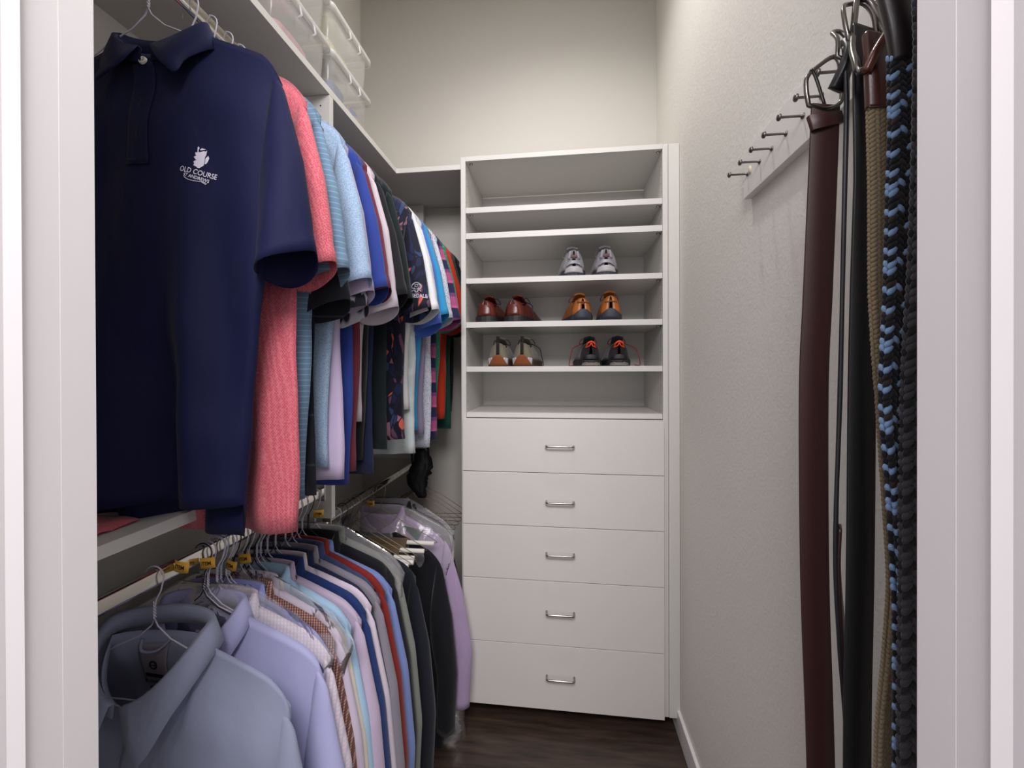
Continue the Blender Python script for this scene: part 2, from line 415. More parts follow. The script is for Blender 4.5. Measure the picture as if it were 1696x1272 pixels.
rod(YF+.002, 1.123, ZU, 'chrome oval rod of the upper rack, near bay with the navy polo')
rod(1.146, 1.933, ZU, 'chrome oval rod of the upper rack, far bay with the floral polo')
rod(YF+.002, 1.123, ZL, 'chrome oval rod of the lower rack holding the dress shirts')
rod(1.146, 1.933, ZL2, 'chrome oval rod of the lower rack holding trousers, far bay', 'chrome')

# ------------------------------------------------------------------ garments
def drape(rnd, n=5, kmin=14, kmax=55):
    return [(rnd.uniform(kmin, kmax), rnd.uniform(0, 6.28), rnd.uniform(-2.5, 2.5), rnd.uniform(.4, 1)) for _ in range(n)]
def foldv(F, x, t): return sum(a*sin(k*x+p+q*t*2) for k, p, q, a in F)/len(F)

def torso(rnd, w=.24, wb=.215, length=.80, th=.022, nw=.078, dipf=.07, amp=.010, neck=True, sh=.072, backdrop=.0, ns=49, nt=34, ztop=-.125, yneck=.048, wrinkle=.0, td=.026, sway=.006):
    F = drape(rnd); F2 = drape(rnd, 3, 60, 110); off = rnd.uniform(0, 99)
    bm = bmesh.new()
    def zt(x, front):
        a = abs(x)
        if a < nw:
            if not neck: return ztop+.004
            d = dipf if front else .012
            return ztop-d*sqrt(max(0, 1-(a/nw)**2))
        p = min(1, (a-nw)/(w-nw))
        return ztop-sh*p**1.1-td*max(0, (p-.70)/.30)**2
    def pt(s, t, front):
        W = lerp(w, w-.022, smst(t/.25)) if t < .25 else lerp(w-.022, wb, smst((t-.25)/.75))
        W += .004*sin(t*9+off)*smst((t-.3)*3)
        x = s*W+sway*(sin(t*4.2+off)-sin(off))*t; x0 = s*w
        z0 = zt(x0, front); zb = ztop-length-(backdrop if not front else 0)-.012*cos(s*2.2)*0
        z = lerp(z0, zb, t)
        y = th*sqrt(max(0, 1-abs(s)**3))*smst(t/.16)
        if neck and abs(x0) < nw: y += (yneck if front else yneck*.75)*sqrt(max(0, 1-(x0/nw)**2))*exp(-t/.07)
        if front: y = -y
        a = amp*smst((t-.04)/.7)*(1+.6*t)
        y += a*foldv(F, x, t)*2.0 + a*.25*foldv(F2, x, t)
        if wrinkle:
            y += wrinkle*noise.noise(Vector((x*14+off, z*12, off+(5 if front else 0))))*smst(t/.08)*(1-abs(s)**6)
            x += wrinkle*.4*noise.noise(Vector((z*16+off, x*8, 3)))
        return (x, y, z)
    rows = []
    for i in range(nt+1):
        t = (i/nt)**1.15
        r = [pt(-1+2*k/(ns-1), t, True) for k in range(ns)]
        r += [pt(1-2*k/(ns-1), t, False) for k in range(1, ns-1)]
        rows.append(r)
    grid(bm, rows, close=True)
    bmesh.ops.remove_doubles(bm, verts=bm.verts, dist=.0006)
    return bm

def sleeve_bm(rnd, side, kind='short', w=.24, th=.034, n=26, band=True, flare=0.0, hemdrop=0.0, fy=-.012):
    F = [(rnd.uniform(0, 6.28), rnd.choice((2, 3)), rnd.uniform(.3, 1)) for _ in range(3)]
    if kind == 'short':
        K = [(0, (w-.014, -.222), (w-.036, -.40), .008), (.10, (w+.001, -.240), (w-.037, -.415), .015), (.5, (w+.036+flare*.4, -.36), (w-.034, -.47), .8*th), (1, (w+.062+flare, -.512-hemdrop), (w-.034+flare*.3, -.545-hemdrop), th)]
        nr = 16
    else:
        K = [(0, (w-.014, -.222), (w-.04, -.40), .006), (.07, (w+.004, -.245), (w-.042, -.43), .014), (.3, (w+.042+flare*.5, -.42), (w-.036, -.52), .028), (.65, (w+.062+flare, -.62), (w-.012+flare, -.64), .026), (1, (w+.052+flare, -.83), (w-.015+flare, -.835), .024)]
        nr = 24
    rows = []
    for i in range(nr+1):
        t = i/nr
        for a, b in zip(K, K[1:]):
            if t <= b[0]+1e-9: q = (t-a[0])/(b[0]-a[0]); break
        q2 = q
        O = Vector((lerp(a[1][0], b[1][0], q2), lerp(a[1][1], b[1][1], q2))); I = Vector((lerp(a[2][0], b[2][0], q2), lerp(a[2][1], b[2][1], q2))); hb = lerp(a[3], b[3], q)
        c = (O+I)/2; h = (O-I)/2
        pinch = .965 if (band and abs(i-(nr-2)) < .1) else 1
        row = []
        for k in range(n):
            an = 2*pi*k/n
            wob = 1+.10*t*sum(A*sin(m*an+p+3*t) for p, m, A in F)
            cx, sy = cos(an)*pinch, sin(an)*wob*pinch
            x = c.x+h.x*cx; z = c.y+h.y*cx; y = hb*sy+fy*t
            z -= max(0, sy)*hb*.75*t      # far lip hangs lower
            row.append((side*x, y, z))
        rows.append(row)
    bm = bmesh.new(); grid(bm, rows, close=True)
    return bm

def collar_bm(nw=.08, yf=.052, yb=.04, ztop=-.125, dipf=.07, stand=.032, leafb=.042, leaff=.075, spread=.03, n=40, open_=.10, flat=.012):
    bm = bmesh.new(); rows = [[], [], [], [], []]
    for k in range(n+1):
        f = k/n; an = lerp(-pi+open_, pi-open_, f)      # 0 = back, +-pi = front centre
        fr = smst((abs(an)/pi-.45)/.55)
        x = nw*sin(an); y = cos(an)*(yb if cos(an) > 0 else yf)
        z = ztop-.010-(dipf)*fr
        st = stand*(1-.25*fr)
        nx, ny = sin(an), cos(an)
        lf = lerp(leafb, leaff, fr)
        rows[0].append((x, y, z))
        rows[1].append((x*.96, y*.96, z+st))
        rows[2].append((x*1.03+nx*.003, y*1.03+ny*.003, z+st+.001))
        tx = (1 if an > 0 else -1)*spread*smst((abs(an)/pi-.7)/.3)
        rows[3].append((x*1.05+nx*flat*.7+tx*.4, y*1.08+ny*flat*.6, z+st-lf*.5))
        rows[4].append((x*1.08+nx*flat+tx, y*1.12+ny*flat, z+st-lf))
    grid(bm, rows); return bm

def garment(kind, label, cat, y, mkey, seed, zr=ZU, group=None, length=.80, w=.24, wb=.215, th=.022, amp=.010, name=None, yaw=0, collar=True, x=XRD, sleeves=(1, -1), flare=0, hemdrop=0, backdrop=0, cmat=None, sth=.034, roll=0, dz=0, plastic=False, cy=.024, **kw):
    rnd = random.Random(seed); m = C[mkey]
    nm = name or {'polo': 'polo_shirt', 'dress': 'dress_shirt', 'jacket': 'suit_jacket'}[kind]
    t = thing(nm, label, cat, (x, y, zr+dz), group, rz=R(yaw), ry=R(roll))
    kw.setdefault('yneck', cy*.8)
    kw.setdefault('wrinkle', .008 if kind != 'polo' else .005)
    if kind == 'polo': kw.setdefault('sway', .0025)
    b = mk('body', torso(rnd, w=w, wb=wb, length=length, th=th, amp=amp, backdrop=backdrop, **kw), m, t, True, .0012)
    for s in sleeves:
        mk('sleeve', sleeve_bm(rnd, s, 'short' if kind == 'polo' else 'long', w=w, flare=flare, hemdrop=hemdrop, th=sth), m, t, True, .0014)
    if collar:
        mk('collar', collar_bm(yf=cy*1.15, yb=cy, flat=min(.012, cy*.4)), cmat or m, t, True, .0018)
    return t, b
G1 = 'polo shirts on the upper rack'
G2 = 'shirts and jackets on the lower rack'

# --- the navy polo in front
t, body = garment('polo', 'navy polo with white embroidered club emblem, frontmost on the upper rack', 'shirt', .623, 'navy', 11, length=.775, wb=.145, th=.026, amp=.019, group=G1, collar=False, backdrop=.055, sth=.036, yneck=.02, dipf=.05, ns=73, nt=44, x=-.668, w=.221, ztop=-.143, sh=.058, td=.036)
tree = bvh_of(body)
mk('collar', collar_bm(nw=.080, yf=.025, yb=.03, ztop=-.143, dipf=.045, stand=.03, leafb=.045, leaff=.060, spread=.058, open_=.12, flat=.016), C['navy'], t, True, .002)
# placket with buttonholes
bm = bmesh.new()
NX, NZ = 8, 20
grid(bm, [[(-.031+.040*i/NX, 0, -.196-.170*j/NZ) for i in range(NX+1)] for j in range(NZ+1)])
project(bm, tree, .0016); mk('placket', bm, C['navy'], t, True, .0012)
for z in (-.262, -.318):
    bm = box(bmesh.new(), -.0124, -.0098, 0, .001, z-.009, z+.009); project(bm, tree, .0034); mk('buttonhole', bm, C['black'], t)
bm = bmesh.new()
for z in (-.3565, -.3640): box(bm, -.030, .008, 0, .001, z-.0008, z+.0008)
project(bm, tree, .0032); mk('placket_stitching', bm, C['black'], t)
bm = bmesh.new(); n = 24
ring = lambda r, yy: [(r*cos(2*pi*k/n), yy, r*sin(2*pi*k/n)) for k in range(n)]
grid(bm, [ring(.0012, -.0015), ring(.0035, -.0015), ring(.0042, -.0026), ring(.0060, -.0026), ring(.0066, -.0012), ring(.0066, .001)], close=True)
b_ = mk('button', bm, M['btn'], t, True); h = tree.ray_cast(Vector((-.007, -1, -.206)), Vector((0, 1, 0))); b_.location = (-.007, (h[0].y if h[0] else -.03)-.006, -.194); b_.rotation_euler = (R(-12), 0, 0)
# embroidered emblem and lettering (crop pixel -> metres at the cloth)
K = 6.45e-5
def ep(px, py): return (.668-.5747+(px-636)*K-.0005, 0, .339-ZU-(py-509)*K)
def poly(bm, pts):
    vs = [bm.verts.new(ep(*p)) for p in pts]
    bm.faces.new(vs)
def emb(bm, subdiv=0):
    return project(bm, tree, .0011)
bm = bmesh.new()
poly(bm, [(612, 372), (560, 360), (550, 400), (600, 432), (640, 470), (600, 488), (562, 450), (520, 480), (550, 522), (610, 530), (652, 542), (600, 566), (545, 572), (517, 610), (540, 642), (520, 690), (562, 652), (620, 632), (680, 650), (640, 700), (600, 750), (650, 765), (700, 732), (750, 692), (760, 650), (742, 620), (770, 590), (750, 530), (762, 482), (800, 440), (822, 305), (782, 340), (758, 322), (720, 332), (690, 380), (704, 418), (652, 438), (630, 410)])
poly(bm, [(770, 650), (800, 604), (780, 545), (800, 490), (850, 440), (872, 510), (842, 592), (802, 652)])
poly(bm, [(600, 365), (603, 240), (625, 212), (648, 258), (625, 312), (632, 385)])
poly(bm, [(650, 300), (700, 255), (800, 283), (742, 302), (682, 312)])
emb(bm); mk('lion_emblem', bm, M['thread'], t)
def emb_text(s, size, cx, cy, ang, name, bold, squeeze=1.0):
    b = text_bm(s, size, bold)
    bmesh.ops.subdivide_edges(b, edges=b.edges[:], cuts=0)
    c = ep(cx, cy)
    for v in b.verts:
        x, z = v.co.x*squeeze, v.co.y-size*.35
        v.co = Vector((c[0]+x*cos(ang)-z*sin(ang), 0, c[2]+x*sin(ang)+z*cos(ang)))
    project(b, tree, .0012); mk(name, b, M['thread'], t)
emb_text('OLD COURSE', .0118, 628, 868, R(-14), 'lettering', .00012, .80)
emb_text('ST ANDREWS', .0074, 590, 1002, R(-16), 'lettering', .00012, .86)
bm = bmesh.new(); tube(bm, [ep(*p) for p in [(320, 990), (370, 1030), (440, 1066), (540, 1090), (640, 1100), (720, 1108), (800, 1165), (835, 1150), (760, 1110), (690, 1060)]], .0006, 5)
for v in bm.verts:
    h = tree.ray_cast(Vector((v.co.x, -1, v.co.z)), Vector((0, 1, 0))); v.co.y += (h[0].y if h[0] else 0)-.0012
mk('flourish', bm, M['thread'], t, True)

# --- the rest of the upper rack, near to far
UP = [
 (.703, 'pink', 'coral pink mesh knit polo right behind the navy polo', .862, .222, 2, .012, {}),
 (.745, 'pane', 'grey-blue windowpane polo between the coral polo and the black tipped polo', .82, .206, 3, .010, {}),
 (.785, 'charcoal', 'dark polo with thin striped sleeve edge, behind the windowpane polo', .82, .202, 4, .010, dict(hemdrop=.05, w=.222)),
 (.818, 'ltblue', 'light blue pique polo with paler sleeve, third blue one from the front', .78, .194, 5, .010, {}),
 (.843, 'lav', 'plain lavender polo with long straight hem, between light blue and royal blue', .81, .222, 6, .010, dict(hemdrop=.02)),
 (.868, 'bw', 'black and white leaf print polo sandwiched behind the lavender one', .78, .21, 7, .008, dict(hemdrop=.05, w=.222)),
 (.890, 'royal', 'royal blue polo in front of the maroon one', .835, .212, 8, .009, {}),
 (.925, 'maroon', 'maroon polo hanging behind the royal blue one', .81, .212, 9, .009, {}),
 (.957, 'beige', 'pale pinkish grey polo with turned-up sleeve hem, behind the maroon one', .70, .194, 10, .009, dict(hemdrop=.035)),
 (.992, 'black', 'plain black polo behind the pale pinkish grey one', .80, .20, 12, .009, dict(flare=.01)),
 (1.026, 'navy2', 'dark navy polo with lower blue hem, behind the black one', .84, .205, 13, .009, {}),
 (1.066, 'bgreen', 'blackish green polo, last in the near bay before the divider', .785, .226, 14, .009, {}),
 (1.203, 'floral', 'navy and coral floral print polo with a white rose badge', .785, .205, 15, .012, {}),
 (1.258, 'white', 'plain white polo right behind the floral print one', .70, .20, 16, .010, dict(flare=.01)),
 (1.290, 'sage', 'pale sage marbled polo with long hem, behind the white one', .845, .215, 17, .010, {}),
 (1.325, 'corn', 'cornflower blue polo showing its open sleeve, behind the sage one', .82, .20, 18, .010, dict(hemdrop=.035)),
 (1.368, 'turq', 'turquoise blue polo in front of the speckled shirts', .78, .20, 19, .010, dict(flare=.012)),
 (1.412, 'lavgrey', 'lavender grey polo hanging just before the speckled shirt', .80, .206, 20, .010, {}),
 (1.465, 'speck', 'white and navy speckled print polo', .855, .217, 21, .010, {}),
 (1.535, 'pinkst', 'pink and navy banded print polo near the back corner', .84, .212, 22, .010, dict(flare=.014)),
 (1.590, 'green', 'green dotted print polo behind the pink banded one', .83, .205, 23, .010, {}),
 (1.668, 'red', 'orange-red polo close to the back corner', .775, .212, 24, .010, {}),
 (1.735, 'dkgreen', 'dark green polo behind the orange-red one', .825, .214, 25, .010, {}),
 (1.800, 'black', 'black polo, last on the upper rack by the back wall', .76, .205, 26, .010, {}),
]
floral_obj = None
YAW = {}
for (y, mk_, lab, ln, wb, seed, amp, kw) in UP:
    rr = random.Random(seed*7)
    far = y > 1.15
    tt, bb = garment('polo', lab, 'shirt', y, mk_, seed, length=ln, wb=wb, th=.015 if not far else .02, amp=amp, group=G1, yaw=YAW.setdefault(y, rr.uniform(-4, 3)), w=kw.pop('w', .24+rr.uniform(-.004, .004)),
                     sth=.028, x=XRD+rr.uniform(-.003, .003), collar=True, ns=41, nt=24, **kw)
    if mk_ == 'floral': floral_obj = tt
# lettering on the floral sleeve
sl = [c for c in floral_obj.children if c.name.startswith('sleeve')][0]
tree = bvh_of(sl)
b = text_bm('ROSEDALE', .0155, .0002)
cx, cz = .262, -.475
for v in b.verts: v.co = Vector((cx+v.co.x*.85, 0, cz-.011+v.co.y))
project(b, tree, .0012); mk('lettering', b, M['thread'], floral_obj)
bm = bmesh.new()
for (ox, oz, r, a0, a1) in ((0, .012, .0125, .2, 3.0), (-.004, .010, .010, 1.6, 5.0), (.004, .009, .010, -1.6, 1.6), (0, .008, .0075, 3.4, 6.0), (0, .012, .0045, 0, 5.5), (-.007, -.006, .006, .2, 3.0), (.008, -.006, .006, .2, 3.0), (0, -.003, .005, 3.3, 6.1)):
    tube(bm, [(cx+ox+r*cos(lerp(a0, a1, k/8)), 0, cz+.012+oz+r*.8*sin(lerp(a0, a1, k/8))) for k in range(9)], .0009, 4)
for v in bm.verts:
    h = tree.ray_cast(Vector((v.co.x, -1, v.co.z)), Vector((0, 1, 0))); v.co.y += (h[0].y if h[0] else -.03)-.001
mk('rose_badge', bm, M['thread'], floral_obj)

# coral cloth lying on the lower shelf behind the navy polo
bm = bmesh.new(); rnd = random.Random(5)
grid(bm, [[(-.70-.20*j/8, .44+.17*i/12, -.2505+.004+.003*noise.noise(Vector((i*.7, j*.6, 1)))+(.0 if 0 < j < 8 else -.003)) for j in range(9)] for i in range(13)])
single('folded_cloth', bm, C['pink'], 'thin coral red cloth lying on the lower shelf under the navy polo', 'cloth', True).modifiers.new('s', 'SOLIDIFY').thickness = .003

# --- lower rack, near to far
t, cbody = garment('dress', 'grey-blue chambray shirt with open collar on a white hanger, frontmost below', 'shirt', .632, 'chamb', 41, zr=ZL, length=.80, w=.245, wb=.225, th=.04, amp=.012, group=G2, collar=False, dipf=.075, yneck=.055, nw=.086, sh=.066, ns=73, nt=40, ztop=-.122)
mk('collar', collar_bm(nw=.093, yf=.066, yb=.048, dipf=.085, ztop=-.112, stand=.028, leafb=.040, leaff=.078, spread=.034, open_=.10, flat=.010), C['chamb'], t, True, .0022)
# inside yoke, neck label and hanging loop
tree = bvh_of(cbody)
def inner(bm, off):          # lay a flat design on the inside of the back
    for v in bm.verts:
        h = tree.ray_cast(Vector((v.co.x, -.004, v.co.z)), Vector((0, 1, 0))); v.co.y = (h[0].y if h[0] else .03)-off-v.co.y
    return bm
bm = bmesh.new()
grid(bm, [[(-.060+.052*i/8, 0, -.150-.075*j/10) for i in range(9)] for j in range(11)]); inner(bm, .003)
lab = mk('neck_label', bm, cloth('grey_satin_label', '8A828C').m, t, True, .0008)
bm = bmesh.new(); n = 20
grid(bm, [[(-.034+r*cos(2*pi*k/n), 0, -.187+r*sin(2*pi*k/n)) for k in range(n)] for r in (.0050, .0085)], close=True)
for (x0, x1, z0, z1) in ((-.0385, -.0295, -.1880, -.1862), (-.0325, -.0305, -.1895, -.184), (-.054, -.016, -.212, -.204)):
    grid(bm, [[(lerp(x0, x1, i/6), 0, lerp(z0, z1, j/2)) for i in range(7)] for j in range(3)])
inner(bm, .0048); mk('label_print', bm, M['ink'], lab)
bm = bmesh.new(); tube(bm, arc([(-.056, .0, -.142), (-.046, .010, -.156), (-.020, .010, -.156), (-.006, .0, -.142)], 5), .0022, 6); inner(bm, .003); mk('hanging_loop', bm, C['chamb'], t, True)
tree = bvh_of(cbody)
def placket(t, tree, m, x0=-.016, x1=.016, z0=-.235, z1=-.85, btn=True):
    bm = bmesh.new(); grid(bm, [[(lerp(x0, x1, i/6), 0, lerp(z0, z1, j/30)) for i in range(7)] for j in range(31)])
    project(bm, tree, .002); mk('placket', bm, m, t, True, .001)
    if btn:
        for z in [z0-.03-k*.085 for k in range(7)]:
            h = tree.ray_cast(Vector((0, -1, z)), Vector((0, 1, 0)))
            if not h[0]: continue
            b = bmesh.new(); bmesh.ops.create_cone(b, cap_ends=True, segments=16, radius1=.0055, radius2=.0045, depth=.002)
            o = mk('button', b, M['btn'], t, True); o.rotation_euler = (pi/2, 0, 0); o.location = (0, h[0].y-.0045, z)
placket(t, tree, C['chamb'])

LOW = [
 (.722, 'lavblue', 'lavender-blue twill dress shirt on a black hanger, behind the chambray shirt', 42, dict(zr=ZL, th=.022, w=.248, cy=.034), 'dress'),
 (.754, 'blush', 'blush white fine plaid shirt in clear plastic, third on the lower rack', 43, dict(zr=ZL, th=.018), 'dress'),
 (.778, 'peri', 'periwinkle shirt showing a small triangle of collar behind the blush plaid shirt', 44, dict(zr=ZL, th=.012, w=.225), 'dress'),
 (.796, 'browncheck', 'brown small-check shirt inside a clear plastic garment bag', 45, dict(zr=ZL, th=.012, w=.225), 'dress'),
 (.818, 'palelav', 'pale lavender shirt inside the crinkled plastic garment bag', 46, dict(zr=ZL, th=.013, w=.232), 'dress'),
 (.838, 'cream', 'cream shirt with sleeve showing below the crinkled plastic', 47, dict(zr=ZL, th=.011, dz=-.02, w=.235), 'dress'),
 (.856, 'sky', 'sky blue shirt with a rounded shoulder beside the crinkled plastic', 48, dict(zr=ZL, th=.011, w=.232), 'dress'),
 (.876, 'lilac', 'lilac shirt whose collar tip meets a white hanger, behind the sky blue shirt', 49, dict(zr=ZL, th=.012, w=.246), 'dress'),
 (.898, 'deepblue', 'deep blue shirt between the lilac shirt and the pinkish white shirt', 50, dict(zr=ZL, th=.011, w=.240), 'dress'),
 (.918, 'petal', 'pinkish white shirt with long pale sleeve in front of the grey one', 51, dict(zr=ZL, th=.012, w=.246), 'dress'),
 (.938, 'navyshirt', 'narrow navy shirt squeezed behind the pinkish white one', 52, dict(zr=ZL, th=.010, w=.238), 'dress'),
 (.962, 'grey', 'mid grey shirt with stitched shoulder seam in front of the brick red one', 53, dict(zr=ZL, th=.013, w=.25), 'dress'),
 (.988, 'denim', 'denim blue shirt with crumpled collar behind the grey one', 54, dict(zr=ZL, th=.010, w=.236), 'dress'),
 (1.008, 'brick', 'brick red shirt, the only red one on the lower rack', 55, dict(zr=ZL, th=.011, w=.244), 'dress'),
 (1.030, 'medblue', 'medium blue shirt with sleeve hanging behind the brick red one', 56, dict(zr=ZL, th=.011, dz=-.015, w=.248), 'dress'),
 (1.056, 'suitblack', 'black suit jacket behind the medium blue shirt on the lower rack', 57, dict(zr=ZL, th=.016, w=.244), 'jacket'),
 (1.088, 'olive', 'grey-green jacket in plastic, last before the divider', 58, dict(zr=ZL, th=.014, w=.246), 'jacket'),
 (1.195, 'suitnavy', 'dark navy suit jacket, first past the divider on the lower rack', 59, dict(zr=ZL2, th=.024, w=.25, dz=.02), 'jacket'),
 (1.235, 'suitblack', 'very dark jacket between the navy jacket and the trousers', 60, dict(zr=ZL2, th=.02, w=.24), 'jacket'),
]
for (y, mk_, lab, seed, kw, kind) in LOW:
    rr = random.Random(seed*3); kw = dict(kw)
    sh = kw.pop('sh', .070)
    kw.setdefault('cy', .015)
    tt, bb = garment(kind, lab, 'shirt' if kind == 'dress' else 'jacket', y, mk_, seed, length=.80, wb=.222, amp=.010, group=G2, yaw=YAW.setdefault(y, rr.uniform(-3, 3)), ns=41, nt=24, sth=.02,
                     sh=sh, x=XRD+rr.uniform(-.004, .004), **kw)
    if y < .73: placket(tt, bvh_of(bb), C[mk_])

# --- clear plastic garment bags
def bag(y, label, seed, zr=ZL, w=.262, length=.70, th=.03, x=XRD, sh=.10, mat='plastic', wb=None):
    rnd = random.Random(seed); t = thing('garment_bag', label, 'garment bag', (x, y, zr), 'clear plastic garment bags')
    b = torso(rnd, w=w, wb=wb or w+.03, length=length, th=th, neck=False, sh=sh, amp=.012, ns=61, nt=46, ztop=-.092, wrinkle=.018)
    mk('film', b, M[mat], t, True)
    return t
bag(.754, 'clear plastic film over the blush plaid shirt', 71, w=.25, th=.024, length=.36)
bag(.808, 'crinkled clear plastic bag over the brown check and pale lavender shirts', 72, w=.262, th=.032, length=.50)
bag(1.088, 'clear plastic bag with bright highlights over the grey-green jacket', 73, w=.262, th=.03, length=.80)

# far bay: lavender long garment in plastic, dark bagged garment
t, b_ = garment('dress', 'long lavender garment in a clear bag beside the white drawers', 'shirt', 1.525, 'farlav', 61, zr=ZL2, length=.82, w=.262, wb=.285, th=.024, amp=.016, group=G2, name='long_shirt', ns=41, nt=30, flare=.03, sh=.10)
b = text_bm('', .01) if False else None
bm = bmesh.new(); vs = [bm.verts.new(p) for p in ((.075, 0, -.165), (.165, 0, -.185), (.145, 0, -.225))]; bm.faces.new(vs)
bmesh.ops.subdivide_edges(bm, edges=bm.edges[:], cuts=4, use_grid_fill=True)
project(bm, bvh_of(b_), .003); mk('green_panel', bm, C['dkgreen'], t)
bag(1.525, 'clear plastic bag over the long lavender garment by the drawers', 74, zr=ZL2, w=.29, th=.062, length=.86, wb=.34)
garment('jacket', 'dark garment in shiny plastic at the far end of the lower rack', 'jacket', 1.60, 'suitblack', 62, zr=ZL2, length=.85, w=.245, th=.024, amp=.012, group=G2, ns=41, nt=24)
bag(1.60, 'shiny clear plastic over the dark garment in the far corner', 75, zr=ZL2, w=.265, th=.034, length=.85)

garment('jacket', 'black jacket low behind the white trouser tubes, in front of the long lavender garment', 'jacket', 1.468, 'suitblack', 64, zr=ZL2, dz=-.05, length=.85, w=.25, wb=.252, th=.012, amp=.008, group=G2, collar=False, ns=33, nt=20, sh=.085)
# --- wire hangers
def hanger_bm(tubebar=False, twist=True):
    bm = bmesh.new(); r = .0013
    hook = [(-.019*1.0+.0*k, 0, 0) for k in ()]
    pts = []
    for k in range(11):
        a = lerp(R(200), R(-20), k/10); pts.append((.018*cos(a), 0, -.0155+.0175*sin(a)))
    pts += [(.012, 0, -.040), (.003, 0, -.055), (0, 0, -.075)]
    tube(bm, [(-.0175, 0, -.036)]+pts, r, 6)
    for s in (0, 1):
        tube(bm, [(.0016*cos(k*1.3+s*pi), .0016*sin(k*1.3+s*pi), -.058-.030*k/14) for k in range(15)], .0011, 5)
    body = [(0, 0, -.088), (.006, 0, -.100), (.030, 0, -.120), (.075, 0, -.140), (.19, 0, -.214), (.198, 0, -.222), (.195, 0, -.230), (.18, 0, -.232), (-.18, 0, -.232), (-.195, 0, -.230), (-.198, 0, -.222), (-.19, 0, -.214), (-.075, 0, -.140), (-.030, 0, -.120), (-.006, 0, -.100)]
    tube(bm, body, r, 6, close=True)
    return bm
HM = {}
def hanger(y, m, label, zr, x=XRD, yaw=0, roll=0, dz=0, group='wire hangers'):
    if m not in HM:
        o = mk('wire_hanger', hanger_bm(), M[m], None, True); HM[m] = o; src = o
    else:
        o = HM[m].copy(); col.objects.link(o)
    o.location = (x, y, zr+.0012+dz); o.rotation_euler = (0, R(roll), R(yaw)); tag(o, label, 'hanger', group)
    return o
short = {}
hanger(.623, 'wirew', 'wire hanger inside the navy polo', ZU, group='hangers of the upper rack')
for (y, mk_, lab, ln, wb, seed, amp, kw) in UP:
    hanger(y, 'wirew', 'thin white wire hanger inside the '+lab.split(',')[0].split(' behind')[0].split(' hanging')[0].split(' between')[0].split(' with')[0], ZU, yaw=YAW[y], group='hangers of the upper rack')
cols = {.722: 'wireb', .876: 'wirew', .938: 'wireb', .988: 'wirew'}
hanger(.630, 'wirew', 'white wire hanger of the frontmost chambray shirt on the lower rack', ZL, x=XRD-.003, yaw=0, group='hangers of the lower rack')
for (y, mk_, lab, seed, kw, kind) in LOW:
    c = cols.get(y, 'wirew' if seed % 3 else 'wireb')
    nm = {'wirew': 'white', 'wireb': 'black'}[c]
    hanger(y+.002, c, nm+' wire hanger carrying the '+lab.split(',')[0].split(' behind')[0].split(' with')[0].split(' in front')[0].split(' whose')[0].split(' showing')[0].split(' between')[0].split(' squeezed')[0].split(' inside')[0].split(' to ')[0].split(', the')[0], kw['zr'], yaw=YAW[y], group='hangers of the lower rack')
# empty hangers bunched between the shirts
k = 0
for (y, c, zr, dz) in [(.725, 'wirew', ZL, .0), (.735, 'wirew', ZL, 0), (.757, 'wirew', ZL, 0), (.766, 'wirew', ZL, 0), (.787, 'wirew', ZL, 0), (.829, 'wireb', ZL, 0), (.866, 'wirew', ZL, 0), (.887, 'wireb', ZL, 0), (.928, 'wirew', ZL, 0)]:
    hanger(y, c, 'plain spare wire hanger bunched between the dress shirts', zr, yaw=random.Random(k+900).uniform(-4, 4), group='spare hangers between the dress shirts'); k += 1
for i, y in enumerate((1.68, 1.72, 1.755, 1.79, 1.83)):
    hanger(y, 'wirep', 'empty copper-toned wire hanger in the back corner by the drawers', ZL2, x=XRD+.06, yaw=-8+i*3, group='empty copper-toned hangers in the corner')

# --- trousers folded over tube hangers
def trousers(y, m, label, seed, wid=.29, xo=-.015):
    rnd = random.Random(seed); t = thing('trousers', label, 'trousers', (XRD, y, ZL2), 'folded trousers on tube hangers')
    F = drape(rnd, 4, 12, 30); rows = []
    path = []
    L = .48
    for k in range(16): path.append((-.014-.004*sin(k), -.205-L*(1-k/15)))
    for k in range(1, 8):
        a = pi-pi*k/8; path.append((.013*cos(a), -.205+.012*sin(a)))
    for k in range(16): path.append((.014, -.205-(L-.03)*k/15))
    for i, (yy, z) in enumerate(path):
        d = min(1, max(0, (-.205-z)/L))
        rows.append([(xo-wid/2+wid*j/14, yy+.010*d*foldv(F, j/14*.3, d)*2+(.004 if yy < 0 else -.004)*0, z) for j in range(15)])
    bm = bmesh.new(); grid(bm, rows); o = mk('folded_leg', bm, C[m], t, True, .007); return t
def tube_hanger(y, label, xo=0, dz=0):
    t = thing('trouser_hanger', label, 'hanger', (XRD+xo, y, ZL2+.0012+dz), 'tube trouser hangers')
    bm = bmesh.new(); pts = []
    for k in range(11):
        a = lerp(R(200), R(-20), k/10); pts.append((.018*cos(a), 0, -.0155+.0175*sin(a)))
    tube(bm, [(-.0175, 0, -.036)]+pts+[(.012, 0, -.040), (.003, 0, -.055), (0, 0, -.080)], .0012, 5)
    for s in (-1, 1): tube(bm, [(0, 0, -.075), (s*.004, 0, -.088), (s*.03, 0, -.10), (s*.205, 0, -.193), (s*.212, 0, -.200), (s*.19, 0, -.2045)], .0012, 5)
    mk('wire_frame', bm, M['wireg'], t, True)
    bm = bmesh.new(); n = 16
    tube(bm, [(-.20, 0, -.2045), (-.1999, 0, -.2045), (.2, 0, -.2045), (.2001, 0, -.2045)], [.002, .0075, .0075, .002], n)
    mk('cardboard_tube', bm, M['tube'], t, True)
TR = [(1.275, 'blackwool'), (1.300, 'blackwool'), (1.330, 'blackwool'), (1.385, 'brown'), (1.45, 'brown')]
